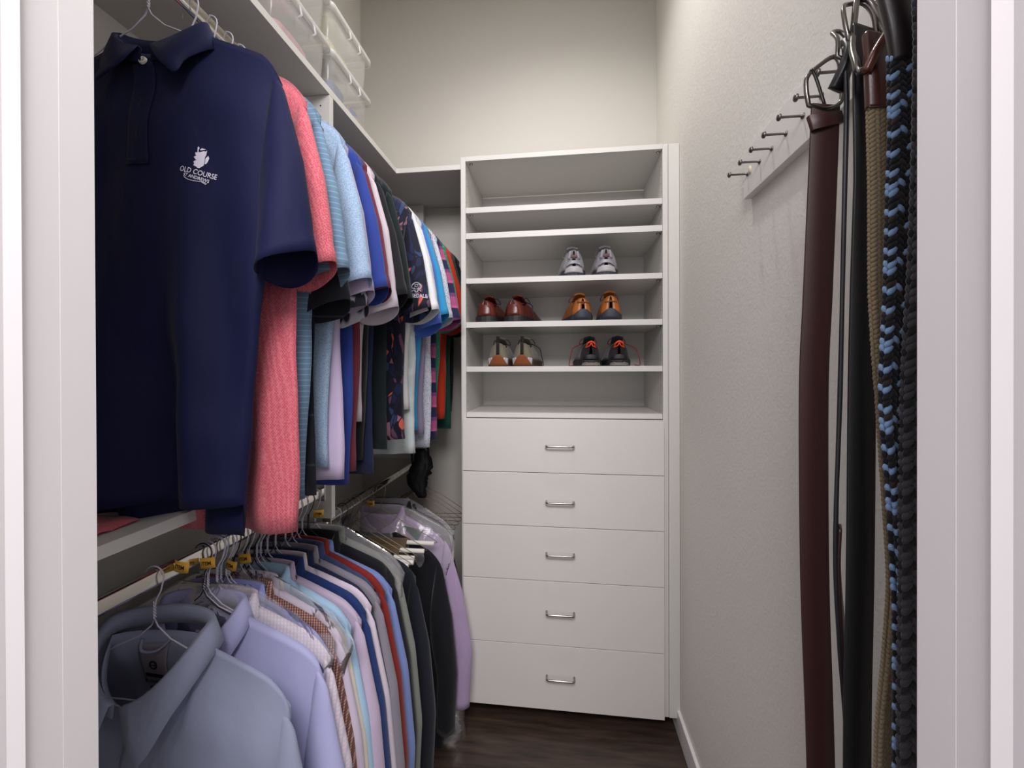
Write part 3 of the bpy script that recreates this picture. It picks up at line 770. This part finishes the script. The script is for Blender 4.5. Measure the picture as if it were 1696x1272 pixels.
for i, (y, m) in enumerate(TR):
    nm = {'brown': 'olive-brown', 'blackwool': 'black'}[m]
    trousers(y, m, nm+' trousers folded over a white tube, ' + ['nearest of the row', 'second of the row', 'third of the row', 'fourth of the row', 'farthest of the row'][i], 80+i)
    tube_hanger(y, 'gold-toned wire hanger with white tube, ' + ['nearest of five', 'second of five', 'middle of five', 'fourth of five', 'farthest of five'][i]+' trouser hangers', xo=[0, .008, .0, .015, .03][i])

# black strappy bag hanging in the far corner under the shirts
t = thing('hanging_bag', 'black strappy bag hanging in the dark corner above the plastic bags', 'bag', (-.585, 1.66, -.36))
bm = bmesh.new()
rows = []
for i in range(17):
    f = i/16; r = .036*sin(pi*(.12+.8*f))+.006
    rows.append([(r*cos(2*pi*k/28)*(1+.5*noise.noise(Vector((f*9, k*.9, 2))))+.012*sin(f*7), .55*r*sin(2*pi*k/28)*(1+.5*noise.noise(Vector((k*.9, f*9, 5)))), .03-.20*f) for k in range(28)])
grid(bm, rows, close=True); mk('pouch', bm, solid('black_nylon', '0E0E12', .55), t, True, .002)
for s in (-1, 1):
    bm = bmesh.new(); tube(bm, arc([(s*.03, 0, -.05), (s*.035, 0, .03), (s*.012, 0, .10), (0, 0, .14)], 5), .005, 6); mk('strap', bm, C['black'], t, True)

# yellow paper tags printed ITEM on hanger necks
def ptag(x, y, z, label, rz=0, ry=0):
    t = thing('paper_tag', label, 'tag', (x, y, z), 'yellow paper tags on the hangers', rz=R(rz), ry=R(ry))
    bm = bmesh.new(); grid(bm, [[(.012*cos(a*pi/8)*1.15, -.003-.0045*sin(a*pi/8), zz) for a in range(9)] for zz in (-.010, .010)])
    mk('paper', bm, M['yellow'], t, True, .0004)
    b = text_bm('ITEM', .010, .0003)
    for v in b.verts: v.co = Vector((v.co.x*.82, -.0030-.0045*sqrt(max(0, 1-(v.co.x*.82/.0138)**2))-.0008, v.co.y-.0036))
    mk('print', b, M['ink'], t)
ptag(-.668, .660, -.346, 'yellow ITEM tag nearest the frontmost chambray shirt', 0, 8)
ptag(-.668, .713, -.364, 'yellow ITEM tag on the bunched hangers over the lavender-blue shirt', 10, -4)
ptag(-.676, .780, -.400, 'yellow ITEM tag lower one of the two beside the coral polo hem', -8, 12)
ptag(-.668, .806, -.398, 'yellow ITEM tag on the hanger just right of its twin, under the navy polo hem', 0, -10)
ptag(-.676, 1.085, -.400, 'yellow tag on the black hanger beside the divider panel', 20, 0)
ptag(-.676, 1.405, -.475, 'yellow tag on the hanger at the last trousers', 0, 0)

# ------------------------------------------------------------------ storage boxes on the top shelf
def bin_(y0, y1, z, hgt, label, seed):
    x1 = -.668; x0 = -.985; hx, hy = (x1-x0)/2, (y1-y0)/2
    t = thing('storage_box', label, 'storage box', ((x0+x1)/2, (y0+y1)/2, z), 'clear storage boxes on the top shelf')
    def rr(f, g, r=.02, n=5):
        out = []
        for (cx, cy, a0) in ((f-r, g-r, 0), (-f+r, g-r, pi/2), (-f+r, -g+r, pi), (f-r, -g+r, 3*pi/2)):
            for k in range(n): a = a0+pi/2*k/(n-1); out.append((cx+r*cos(a), cy+r*sin(a)))
        return out
    bm = bmesh.new(); L = []
    for (sc_, zz) in ((-.020, .003), (-.012, .0), (-.009, .004), (-.003, hgt-.025), (-.003, hgt-.012)):
        L.append([(x, y, zz) for x, y in rr(hx+sc_-.002, hy+sc_-.002)])
    vs = grid(bm, L, close=True); bm.faces.new(vs[0][::-1]); mk('tub', bm, M['binplastic'], t, True)
    bm = bmesh.new(); L = []
    for (s, zz) in ((.006, hgt-.026), (.012, hgt-.024), (.012, hgt-.008), (.006, hgt-.001), (-.006, hgt), (-.012, hgt-.007), (-.06, hgt-.007)):
        L.append([(x, y, zz) for x, y in rr(hx+s-.006, hy+s-.002)])
    vs = grid(bm, L, close=True); bm.faces.new(vs[-1]); mk('lid', bm, M['lidplastic'], t, True)
    for s in (-1, 1):
        bm = bmesh.new(); tube(bm, [(hx+.006, s*.03, hgt-.02), (hx+.012, s*.03, hgt-.045), (hx+.002, s*.03, hgt-.05)], .003, 6)
        mk('latch', bm, M['lidplastic'], t, True)
    return t
def lump(x, y, z, sx, sy, sz, c, label, seed):
    bm = bmesh.new(); bmesh.ops.create_uvsphere(bm, u_segments=24, v_segments=14, radius=1)
    for v in bm.verts:
        p = v.co; e = lambda q: math.copysign(abs(q)**.55, q)
        nn = .10*noise.noise(Vector((p.x*2+seed, p.y*2, p.z*2)))
        v.co = Vector((e(p.x)*sx*(1+nn), e(p.y)*sy*(1+nn), e(p.z)*sz+sz))
    o = single('folded_cloth', bm, c, label, 'cloth', True, 'cloths inside the storage boxes'); o.location = (x, y, z)
zs = .812
bin_(.905, 1.135, zs, .138, 'clear storage box with pink cloth on the shelf, nearest in bottom layer', 1)
bin_(1.150, 1.392, zs, .138, 'clear storage box with blue cloth on the shelf, under another box', 2)
bin_(1.150, 1.392, zs+.139, .138, 'clear storage box stacked on top of the one with blue cloth', 3)
bin_(.905, 1.135, zs+.139, .138, 'clear storage box stacked on top of the one with pink cloth', 4)
lump(-.76, 1.02, zs+.006, .065, .075, .036, cloth('pale_pink_cloth', 'D9A6AE').m, 'pale pink cloth folded in the nearest bottom box', 1)
lump(-.86, 1.02, zs+.006, .03, .075, .042, cloth('pale_blue_cloth', 'A8B4DA').m, 'pale blue cloth behind the pink one in the nearest bottom box', 2)
lump(-.755, 1.235, zs+.006, .062, .045, .042, cloth('slate_blue_cloth', '6E7C9C').m, 'slate blue cloth folded in the far bottom box', 3)
lump(-.755, 1.335, zs+.006, .062, .038, .034, two_tone('mixed_colour_cloth', '6D78B0', 'D9B4A8', 30, .5), 'patterned blue and peach cloth in the far bottom box', 4)
lump(-.78, 1.26, zs+.145, .075, .085, .040, cloth('butter_yellow_cloth', 'E3DDB4').m, 'butter yellow cloth folded in the far top box', 5)

# ------------------------------------------------------------------ shoes
def smin(a, b): return min(a, b)
def shoe(x, y, z, label, name, up, solem, toe=.285, W=.048, hh=.095, rz=0, sole_h=.024, open_l=.105, group=None, extras=None, lining='1A1818', heelrise=0, instep=.085, boxy=3.0, collar_dip=.012):
    t = thing(name, label, 'shoe', (x, y, z), group, rz=R(rz))
    def prof(f):     # half width along the length, f 0 heel .. 1 toe
        a = sqrt(max(0, 1-(1-min(1, f/.13))**2)); b = sqrt(max(0, 1-(max(0, (f-.80)/.20))**2.2))
        base = lerp(.80, 1.0, smst((f-.2)/.45)); return W*a*b*base
    def hgt(f):
        if f < .12: h = hh-.004*(1-f/.12)
        elif f < .38: h = lerp(hh, hh-collar_dip, sin(pi*min(1, (f-.12)/.26)))
        elif f < .9: h = lerp(hh-.002, .047, smst((f-.38)/.50))
        else: h = .047*sqrt(max(.05, 1-((f-.9)/.105)**2))
        return h
    nL, nA = 34, 22
    fs = [0.002+.996*(i/nL)**1.15 for i in range(nL+1)]
    rows = []
    for f in fs:
        wv = max(.0015, prof(f)); hv = hgt(f)-sole_h; yy = f*toe
        row = []
        for k in range(nA+1):
            a = pi*k/nA; ex = 2/boxy
            cx = -math.copysign(abs(cos(a))**ex, cos(a)); szz = abs(sin(a))**ex
            taper = 1-.12*szz*smst(1-f*1.4)-.10*szz
            lean = .010*szz*(1-min(1, f/.15))
            row.append((cx*wv*taper, yy+lean, sole_h-.004+hv*szz))
        rows.append(row)
    bm = bmesh.new()
    sk = lambda i, k: (fs[i] > .055 and fs[i] < open_l/toe+.03 and 7 <= k <= nA-8)
    grid(bm, rows, skip=sk); mk('upper', bm, up, t, True, .003)
    # lining
    bm = bmesh.new(); grid(bm, [[(p[0]*.86, p[1]*.96+.004, p[2]*.96) for p in r] for r in rows], skip=sk); mk('lining', bm, solid(name+'_lining', lining, .9), t, True)
    # sole
    bm = bmesh.new(); n = 40; ring = []
    for k in range(n):
        pass
    outl = [(-(prof(f)+.003), f*toe) for f in fs]+[((prof(f)+.003), f*toe) for f in fs[::-1]]
    L = []
    for zz, g in ((0, .94), (.003, 1.0), (sole_h-.003, 1.02), (sole_h, .98)):
        L.append([(a*g, toe/2+(b-toe/2)*(1+.012*g)-.001, zz+(heelrise*max(0, 1-abs(b/toe-.42)/.14) if zz == 0 else 0)) for a, b in outl])
    vs = grid(bm, L, close=True); bm.faces.new(vs[0]); bm.faces.new(vs[-1][::-1]); bmesh.ops.triangulate(bm, faces=[f for f in bm.faces if len(f.verts) > 4])
    mk('sole', bm, solem, t, False)
    # tongue
    bm = bmesh.new(); grid(bm, [[((-.022+.044*j/6), toe*.42-.055*i/6, hgt(.42)+.002+.022*i/6-.006*abs(j-3)/3) for j in range(7)] for i in range(7)])
    mk('tongue', bm, up, t, True, .004)
    if extras: extras(t, prof, hgt, toe, sole_h, rows)
    return t
def laces(color, spill=0):
    def f(t, prof, hgt, toe, sh, rows):
        bm = bmesh.new()
        for i in range(5):
            q = .42+.06*i; zt = hgt(q)+.002; yy = q*toe
            s = 1 if i % 2 else -1
            tube(bm, arc([(-s*.022, yy, zt-.006), (0, yy+.006, zt+.002), (s*.022, yy+.012, zt-.008)], 4), .0016, 5)
        for s in (-1, 1):
            tube(bm, arc([(0, toe*.40, hgt(.4)+.006), (s*.025, toe*.38, hgt(.4)+.016), (s*.035, toe*.44, hgt(.42)-.004), (s*.01, toe*.42, hgt(.42)+.003)], 5), .0016, 5)
        if spill:
            s = spill; W = max(abs(p[0]) for r in rows for p in r)
            tube(bm, arc([(s*.02, toe*.40, hgt(.4)), (s*(W+.012), toe*.22, hgt(.3)*.82), (s*(W+.024), toe*.12, .04), (s*(W+.03), toe*.14, .004), (s*(W+.012), toe*.2, .004)], 6), .0018, 6)
        mk('laces', bm, color, t, True)
    return f
def patch(name, rows, mat, t, k0, k1, f0, f1, off=.0025, maxz=None):
    bm = bmesh.new(); out = []
    for i in range(f0, f1):
        r = []
        for k in range(k0, k1+1):
            p = Vector(rows[i][k]); c = Vector((0, .05, p.z*.8)); d = (p-c).normalized(); r.append(p+d*off)
        out.append(r)
    grid(bm, out); mk(name, bm, mat, t, True, .001)
def heelplate(name, mat, t, pts, yoff=-.003):     # raised shape on the back of the heel
    bm = bmesh.new(); vs = [bm.verts.new((x, yoff+(abs(x)/.036)**2.4*.016+.010*max(0, (z-.03)/.07)*.9, z)) for x, z in pts]
    f = bm.faces.new(vs); bmesh.ops.triangulate(bm, faces=[f])
    bmesh.ops.subdivide_edges(bm, edges=bm.edges[:], cuts=3, use_grid_fill=True)
    for v in bm.verts: v.co.y = yoff+(min(1, abs(v.co.x)/.036))**2.4*.016+.010*max(0, (v.co.z-.03)/.07)*.9
    mk(name, bm, mat, t, True, .002)
brownL = NM('mahogany_leather').setp('5A241A', .32).m; tanL = NM('tan_leather').setp('9C5A22', .4).m
blk = solid('black_rubber', '17161A', .6); gr = solid('slate_rubber', '2B2E3A', .6)
greyM = two_tone('grey_mesh_upper', '5C5A5C', '8A888A', 500, .4); taupe = cloth('taupe_suede', '6E6858').m; orange = solid('orange_webbing', 'D9441C', .6)
silver = solid('silver_overlay', '8A8893', .35); whit = solid('pale_midsole', 'A9A5A8', .5); rust = cloth('rust_suede', '7A4320').m; bkf = cloth('black_mesh_upper', '1B1A1C').m
redlace = solid('dark_red_lace', '7C1F1A', .7); blacklace = solid('black_lace', '151416', .7)
YS = YD+.012
def runner_x(t, prof, hgt, toe, sh, rows):
    laces(silver)(t, prof, hgt, toe, sh, rows)
    heelplate('heel_overlay', silver, t, [(-.030, .036), (-.024, .052), (-.010, .060), (.010, .060), (.024, .052), (.030, .036), (.016, .044), (0, .047), (-.016, .044)], -.005)
    heelplate('heel_tab', cloth('pinkish_grey_tab', '6A4E50').m, t, [(-.012, .072), (-.011, .082), (.011, .082), (.012, .072)], -.004)
    for s in (-1, 1): heelplate('heel_strap', silver, t, [(s*.016, .066), (s*.024, .066), (s*.018, .098), (s*.010, .098)], -.002)
    heelplate('heel_guard', whit, t, [(-.036, .012), (-.032, .028), (-.012, .036), (.012, .036), (.032, .028), (.036, .012), (.022, .02), (0, .026), (-.022, .02)], -.006)
for i, (x, rz, lb) in enumerate(((.048, 4, 'left'), (.170, -1, 'right'))):
    shoe(x, YS, .3602, 'grey and silver running shoe on the third shelf, %s of its pair' % lb, 'running_shoe', greyM, gr, rz=rz, group='pair of grey running shoes', extras=runner_x, W=.055, hh=.110)
def dress_x(sp, m=blacklace):
    def f(t, prof, hgt, toe, sh, rows):
        laces(m, sp)(t, prof, hgt, toe, sh, rows)
        heelplate('heel_counter', brownL, t, [(-.028, .026), (-.024, .062), (-.008, .07), (.008, .07), (.024, .062), (.028, .026)], -.003)
    return f
for i, (x, rz, lb, sp) in enumerate(((-.306, -6, 'left', 0), (-.196, -14, 'right', 1))):
    shoe(x, YS, .1872, 'dark mahogany leather lace-up shoe on the fourth shelf, %s of its pair' % lb, 'leather_shoe', brownL, blk, rz=rz, group='pair of mahogany leather shoes', extras=dress_x(sp), W=.052, hh=.094)
def tan_x(t, prof, hgt, toe, sh, rows):
    laces(redlace, 0)(t, prof, hgt, toe, sh, rows)
    heelplate('heel_cup', gr, t, [(-.036, .006), (-.033, .026), (-.014, .042), (0, .045), (.014, .042), (.033, .026), (.036, .006)], -.006)
    heelplate('ankle_band', cloth('dark_tan_suede', '70401C').m, t, [(-.024, .070), (-.023, .074), (.023, .074), (.024, .070)], -.003)
for i, (x, rz, lb) in enumerate(((.083, 9, 'left'), (.187, -3, 'right'))):
    shoe(x, YS, .1872, 'tan leather shoe with slate heel on the fourth shelf, %s of its pair' % lb, 'leather_shoe', tanL, gr, rz=rz, group='pair of tan leather shoes', extras=tan_x, W=.050, hh=.102 if i else .096)
def hike_x(sp):
    def f(t, prof, hgt, toe, sh, rows):
        laces(blacklace, sp)(t, prof, hgt, toe, sh, rows)
        heelplate('heel_patch', rust, t, [(-.038, .004), (-.016, .040), (-.008, .046), (.008, .046), (.016, .040), (.038, .004)], -.005)
        heelplate('heel_stripe', bkf, t, [(-.006, .044), (-.0065, .094), (.0065, .094), (.006, .044)], -.003)
        for s in (-1, 1): heelplate('midsole_panel', whit, t, [(s*.038, .006), (s*.040, .032), (s*.024, .036), (s*.022, .030)], -.004)
        bm = bmesh.new(); grid(bm, [[(-.006+.012*j/3, .006+.0*i+.002*sin(i), .088+.006*i) for j in range(4)] for i in range(6)]+[[(-.006+.012*j/3, .016, .118-.010*i) for j in range(4)] for i in range(3)])
        mk('pull_tab', bm, bkf, t, True, .002)
    return f
for i, (x, rz, lb, sp) in enumerate(((-.252, 0, 'left', 0), (-.156, -4, 'right', 1))):
    shoe(x, YS, .0112, 'taupe suede hiking shoe with tall pull tab on the fifth shelf, %s of its pair' % lb, 'hiking_shoe', taupe, solid('brown_rubber_%d' % i, '4A3020', .7), rz=rz, group='pair of taupe hiking shoes', extras=hike_x(sp), W=.050, hh=.098)
def trail_x(sp):
    def f(t, prof, hgt, toe, sh, rows):
        laces(redlace, sp)(t, prof, hgt, toe, sh, rows)
        bm = bmesh.new(); tube(bm, arc([(-.016, .010, .078), (-.012, -.002, .088), (0, -.004, .094), (.012, -.002, .088), (.016, .010, .078)], 5), .0036, 6)
        tube(bm, arc([(-.020, .010, .072), (-.006, -.002, .078), (0, -.003, .088), (.006, -.002, .078), (.020, .010, .072)], 5), .0026, 6)
        mk('heel_loop', bm, orange, t, True)
        heelplate('heel_ridge', blk, t, [(-.030, .026), (-.026, .040), (0, .046), (.026, .040), (.030, .026), (0, .032)], -.005)
        heelplate('lug', solid('grey_beige_lug', '77716A', .6), t, [(-.036, .002), (-.032, .012), (-.018, .015), (-.004, .010), (.004, .010), (.018, .015), (.032, .012), (.036, .002)], -.007)
    return f
for i, (x, rz, lb, sp) in enumerate(((.112, 2, 'left', -1), (.218, -2, 'right', 1))):
    shoe(x, YS, .0112, 'black trail shoe with orange heel loop on the fifth shelf, %s of its pair' % lb, 'trail_shoe', bkf, blk, rz=rz, group='pair of black and orange trail shoes', extras=trail_x(sp), W=.052, hh=.098)

# ------------------------------------------------------------------ belt rack on the right wall
XB = .419
PEGS = [.997, .940, .888, .835, .780, .727, .670, .613, .556, .500, .443, .390]
t = thing('belt_rack', 'white peg board with metal pegs on the right wall, holding belts', 'rack', (WR, 1.02, .391))
mk('board', bx(XB-WR, 0, .356-1.02, 0, 0, .108, bev=.001), solid('white_rack_paint', 'E8E5E1', .45), t)
pm = None
for y in PEGS:
    if pm is None:
        bm = bmesh.new(); n = 14
        rings_ = [(0, .0052), (-.002, .0052), (-.003, .0034), (-.005, .0022), (-.036, .0022), (-.0365, .0032), (-.038, .0060), (-.0405, .0060), (-.0425, .0044), (-.043, .0008)]
        grid(bm, [[(x, r*cos(2*pi*k/n), r*sin(2*pi*k/n)) for k in range(n)] for x, r in rings_], close=True)
        o = mk('peg', bm, solid('pewter_metal', '76726E', .35, 1), t, True); pm = o.data
    else: o = link(bpy.data.objects.new('peg', pm), t)
    o.location = (XB-WR, y-1.02, .440-.391)
bm = bmesh.new(); tube(bm, [(XB-WR-.0006, -.035, .060), (XB-WR-.0008, -.038, .052), (XB-WR-.0006, -.034, .044)], .0028, 6); mk('scuff_patch', bm, solid('yellowed_filler', 'D8CFA8', .8), t, True)

# ------------------------------------------------------------------ belts
def ribbon(bm, path, w, th, mi=0):      # path: (x, y, z, angle of the width direction from x towards y)
    P = arc([p[:3] for p in path], 8); n = len(P); m = len(path)-1; out = []; fr = []
    for i, p in enumerate(P):
        q = i/8; k = min(m-1, int(q)); a = lerp(path[k][3], path[k+1][3], q-k)
        wd = Vector((cos(R(a)), sin(R(a)), 0)); tn = (P[min(i+1, n-1)]-P[max(i-1, 0)]).normalized()
        wd = (wd-tn*wd.dot(tn)).normalized(); nn = tn.cross(wd).normalized(); e = th*.35
        out.append([p+wd*(w/2)*a_+nn*(th/2)*b_ for a_, b_ in ((-1, -.4), (-.94, -1), (.94, -1), (1, -.4), (1, .4), (.94, 1), (-.94, 1), (-1, .4))])
        fr.append((p, wd, nn, tn))
    vs = grid(bm, out, close=True, mi=mi); bm.faces.new(vs[0][::-1]); bm.faces.new(vs[-1]); return fr
def leathermat(name, c, r=.4):
    n = NM(name).setp(c, r); a = n.new('ShaderNodeTexNoise', i_Scale=400.0, i_Detail=3.0); n.link(n.co(), a.inputs['Vector']); n.bump(a.outputs[0], .2, .0006)
    b = n.new('ShaderNodeTexNoise', i_Scale=30.0); n.link(n.co(), b.inputs['Vector'])
    return n.m
M['pewter'] = solid('dark_pewter', '77736F', .28, 1)
def buckle(t, pts, r, m='pewter', prong=None, name='buckle'):
    bm = bmesh.new(); tube(bm, arc(list(pts)+[pts[0]], 4)[:-1], r, 8, close=True)
    mk(name, bm, M[m], t, True)
    if prong: b2 = bmesh.new(); tube(b2, arc(prong, 4), r*.7, 6); mk('prong', b2, M[m], t, True)
GB = 'belts on the wall rack'
# 1 brown leather
t = thing('belt', 'plain dark brown leather belt with silver buckle, farthest in on the rack', 'belt', (.345, .60, .40), GB); o3 = Vector((.345, .60, .40))
def rel(L): return [(p[0]-o3.x, p[1]-o3.y, p[2]-o3.z)+tuple(p[3:]) for p in L]
bm = bmesh.new(); ribbon(bm, rel([(.351, .602, .352, 4), (.349, .600, .33, 3), (.346, .600, .25, 2), (.340, .600, .1, 0), (.335, .600, -.032, 0), (.336, .600, -.276, 2), (.342, .600, -.478, 4), (.345, .600, -.62, 4), (.345, .602, -.74, 4)]), .0365, .0035)
mk('strap', bm, leathermat('dark_brown_leather', '331614', .55), t, True)
bm = bmesh.new(); ribbon(bm, rel([(.350, .600, .338, 6), (.349, .598, .329, 6), (.349, .598, .320, 6)]), .044, .0075); bmesh.ops.rotate(bm, verts=bm.verts, cent=Vector((.004, 0, -.071)), matrix=Matrix.Rotation(R(-14), 3, 'Y')); mk('keeper_loop', bm, leathermat('brown_keeper', '381917', .42), t, True)
buckle(t, rel([(.329, .600, .352), (.326, .600, .372), (.329, .603, .392), (.345, .608, .408), (.366, .612, .422), (.374, .612, .414), (.372, .606, .385), (.370, .602, .355), (.350, .600, .345)]), .0030, prong=rel([(.352, .604, .350), (.335, .596, .388), (.328, .594, .396)]))
# 2 narrow dark belt seen edge on
t = thing('belt', 'narrow dark belt seen edge-on beside the brown leather belt', 'belt', (.355, .57, .40), GB); o3 = Vector((.355, .57, .40))
bm = bmesh.new(); ribbon(bm, rel([(.359, .575, .40, 50), (.357, .570, .334, 56), (.355, .570, .236, 57), (.352, .570, .10, 58), (.349, .570, -.031, 60), (.344, .570, -.222, 57), (.349, .570, -.344, 56), (.356, .570, -.451, 57), (.360, .570, -.62, 57)]), .030, .0048)
mk('strap', bm, leathermat('charcoal_leather', '1C1B1F', .4), t, True)
bm = bmesh.new(); ribbon(bm, rel([(.3475, .568, -.20, 60), (.3465, .568, -.26, 58), (.352, .568, -.35, 52), (.360, .568, -.45, 50), (.364, .568, -.60, 50)]), .026, .0040)
mk('tail', bm, leathermat('dark_oxblood_leather', '35191A', .4), t, True)
bm = bmesh.new(); ribbon(bm, rel([(.346, .572, .352, 20), (.352, .566, .372, 40), (.358, .566, .395, 55), (.362, .575, .412, 40)]), .020, .009)
mk('folded_end', bm, leathermat('black_leather_fold', '151418', .42), t, True)
buckle(t, rel([(.352, .580, .40), (.355, .584, .425), (.358, .60, .446), (.372, .606, .450), (.380, .60, .43), (.376, .585, .40), (.364, .578, .392)]), .0026)
# 3 black
t = thing('belt', 'plain black leather belt hanging between the edge-on belt and the tan one', 'belt', (.35, .53, .38), GB); o3 = Vector((.35, .53, .38))
bm = bmesh.new(); ribbon(bm, rel([(.356, .540, .405, 20), (.354, .534, .36, 10), (.352, .530, .309, 8), (.352, .530, .218, 14), (.350, .530, .10, 4), (.348, .530, -.029, 0), (.346, .530, -.241, 0), (.343, .530, -.418, 0), (.343, .530, -.60, 0), (.344, .531, -.72, 0)]), .0300, .0038)
mk('strap', bm, leathermat('black_leather', '101012', .45), t, True)
buckle(t, rel([(.340, .540, .392), (.338, .543, .415), (.342, .552, .440), (.352, .560, .449), (.368, .560, .449), (.374, .552, .43), (.373, .545, .405), (.368, .540, .390)]), .0026)
# braided belts
def braid(bm, path, w, th, cols, pick, row=.0062, rad=.0030, seed=0):
    fr = ribbon(bm, path, w*.90, th*.55, mi=1)
    # resample
    L = [0]
    for a, b in zip(fr, fr[1:]): L.append(L[-1]+(b[0]-a[0]).length)
    nrow = int(L[-1]/row); j = 0; k = 0
    for rI in range(nrow):
        s = rI*row
        while k < len(L)-2 and L[k+1] < s: k += 1
        f = (s-L[k])/max(1e-9, L[k+1]-L[k]); p = fr[k][0].lerp(fr[k+1][0], f); wd, nn, tn = fr[k][1], fr[k][2], fr[k][3]
        for side in (-1, 1):
            for c in range(cols):
                u = (c+.5)/cols-.5
                d = (1 if (c % 2) else -1)*side
                ax = (tn*.80+wd*d*.60).normalized(); bi = ax.cross(nn).normalized()
                ctr = p+wd*u*w+nn*side*(th*.28)+tn*(row*.5 if c % 2 else 0)
                hl = row*.92; m_ = pick(rI, c, side)
                rr = [(-1, .25), (-.6, .85), (0, 1.05), (.6, .85), (1, .25)]
                vs = [[bm.verts.new(ctr+ax*hl*q+bi*rad*g*cos(2*pi*e/6)+nn*rad*.8*g*sin(2*pi*e/6)) for e in range(6)] for q, g in rr]
                for a, b in zip(vs, vs[1:]):
                    for e in range(6):
                        F = bm.faces.new((a[e], a[(e+1) % 6], b[(e+1) % 6], b[e])); F.material_index = m_; F.smooth = True
                for rg in (vs[0][::-1], vs[-1]):
                    F = bm.faces.new(rg); F.material_index = m_
    return fr
def cordmat(name, c): return cloth(name, c, .75, 1800, .1).m
# 4 tan braided
t = thing('belt', 'tan braided belt with brown leather end, beside the blue braided one', 'belt', (.348, .50, .34), GB); o3 = Vector((.348, .50, .34))
p4 = rel([(.3495, .500, .295, 2), (.3500, .500, .205, 12), (.350, .500, .086, 14), (.3515, .500, -.027, 36), (.355, .500, -.126, 44), (.359, .500, -.225, 48), (.356, .500, -.312, 42), (.352, .500, -.392, 32), (.350, .500, -.50, 32), (.350, .500, -.62, 32)])
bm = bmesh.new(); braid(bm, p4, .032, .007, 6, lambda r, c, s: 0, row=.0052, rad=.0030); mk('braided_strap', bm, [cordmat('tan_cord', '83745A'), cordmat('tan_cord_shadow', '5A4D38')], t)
bm = bmesh.new(); ribbon(bm, rel([(.353, .512, .372, 12), (.350, .505, .345, 8), (.348, .500, .318, 4), (.3485, .499, .284, 3)]), .0335, .0085); mk('leather_tab', bm, leathermat('reddish_brown_leather', '43201A', .3), t, True)
bm = bmesh.new(); tube(bm, rel([(.332, .494, .283), (.3655, .496, .283)]), .0010, 5); mk('tab_seam', bm, leathermat('brown_seam', '301510', .5), t, True)
buckle(t, rel([(.328, .506, .330), (.330, .512, .345), (.338, .530, .375), (.35, .545, .42), (.358, .552, .449), (.372, .556, .449), (.378, .548, .42), (.372, .525, .375), (.366, .508, .345)]), .0036)
bm = bmesh.new(); tube(bm, arc(rel([(.330, .496, .322), (.340, .494, .345), (.354, .496, .365), (.366, .500, .372)]), 5), .0050, 8); mk('leather_roll', bm, leathermat('brown_leather_roll', '56291E', .28), t, True)
# 5 blue and black braided
t = thing('belt', 'light blue and black braided belt with black leather end', 'belt', (.338, .45, .34), GB); o3 = Vector((.338, .45, .34))
rnd = random.Random(4)
pat = {}
def pickb(r, c, s):
    z = (r+[0, 1, 2, 2, 1, 0][c % 6]) % 4; e = (r//4+c) % 3
    return 0 if (z == 0 and e != 1) or (c == 0 and r % 3 == 0) or (z == 2 and e == 0 and c > 2) else (2 if (r*7+c*3) % 5 == 0 else 1)
p5 = rel([(.3400, .452, .305, 0), (.3395, .450, .24, 2), (.338, .450, .183, 0), (.334, .450, .077, 8), (.3285, .450, -.024, 14), (.330, .450, -.113, 30), (.333, .450, -.232, 40), (.332, .450, -.351, 44), (.331, .450, -.46, 44), (.331, .450, -.56, 44)])
bm = bmesh.new(); braid(bm, p5, .037, .009, 6, pickb, row=.0064, rad=.0034)
mk('braided_strap', bm, [cordmat('light_blue_cord', '7B98BC'), cordmat('black_cord', '14141A'), cordmat('dark_brown_cord', '2C2222')], t)
bm = bmesh.new(); ribbon(bm, rel([(.350, .466, .43, 0), (.345, .459, .38, 2), (.342, .452, .335, 2), (.3405, .450, .302, 2)]), .038, .0095); bmesh.ops.rotate(bm, verts=bm.verts, cent=Vector((.003, 0, -.035)), matrix=Matrix.Rotation(R(-8), 3, 'Y')); mk('leather_tab', bm, leathermat('black_brown_leather', '1D1517', .35), t, True)
buckle(t, rel([(.330, .462, .41), (.336, .475, .430), (.350, .492, .449), (.368, .500, .450), (.376, .49, .43), (.370, .468, .41)]), .0036)
# 6 dark grey braided behind
t = thing('belt', 'dark grey braided belt mostly hidden by the door jamb, nearest on the rack', 'belt', (.345, .415, .34), GB); o3 = Vector((.345, .415, .34))
p6 = rel([(.335, .425, .40, 10), (.334, .420, .30, 20), (.331, .418, .12, 10), (.325, .418, -.022, 5), (.323, .418, -.216, 5), (.322, .418, -.327, 5), (.322, .418, -.45, 5), (.322, .418, -.56, 5)])
bm = bmesh.new(); braid(bm, p6, .034, .008, 5, lambda r, c, s: 0 if (r+c) % 3 else 1, row=.0072, rad=.0036); mk('braided_strap', bm, [cordmat('dark_grey_cord', '3A393E'), cordmat('near_black_cord', '1A191D')], t)
buckle(t, rel([(.330, .424, .41), (.334, .43, .430), (.348, .440, .449), (.366, .443, .450), (.374, .436, .43), (.368, .426, .41)]), .0032)

# ------------------------------------------------------------------ lift the whole place so that the floor is at z = 0
for o in list(sc.objects):
    if o.parent is None and o.type != 'CAMERA': o.location.z += H
cam.matrix_world = Matrix.Translation((0, 0, H)) @ cam.matrix_world
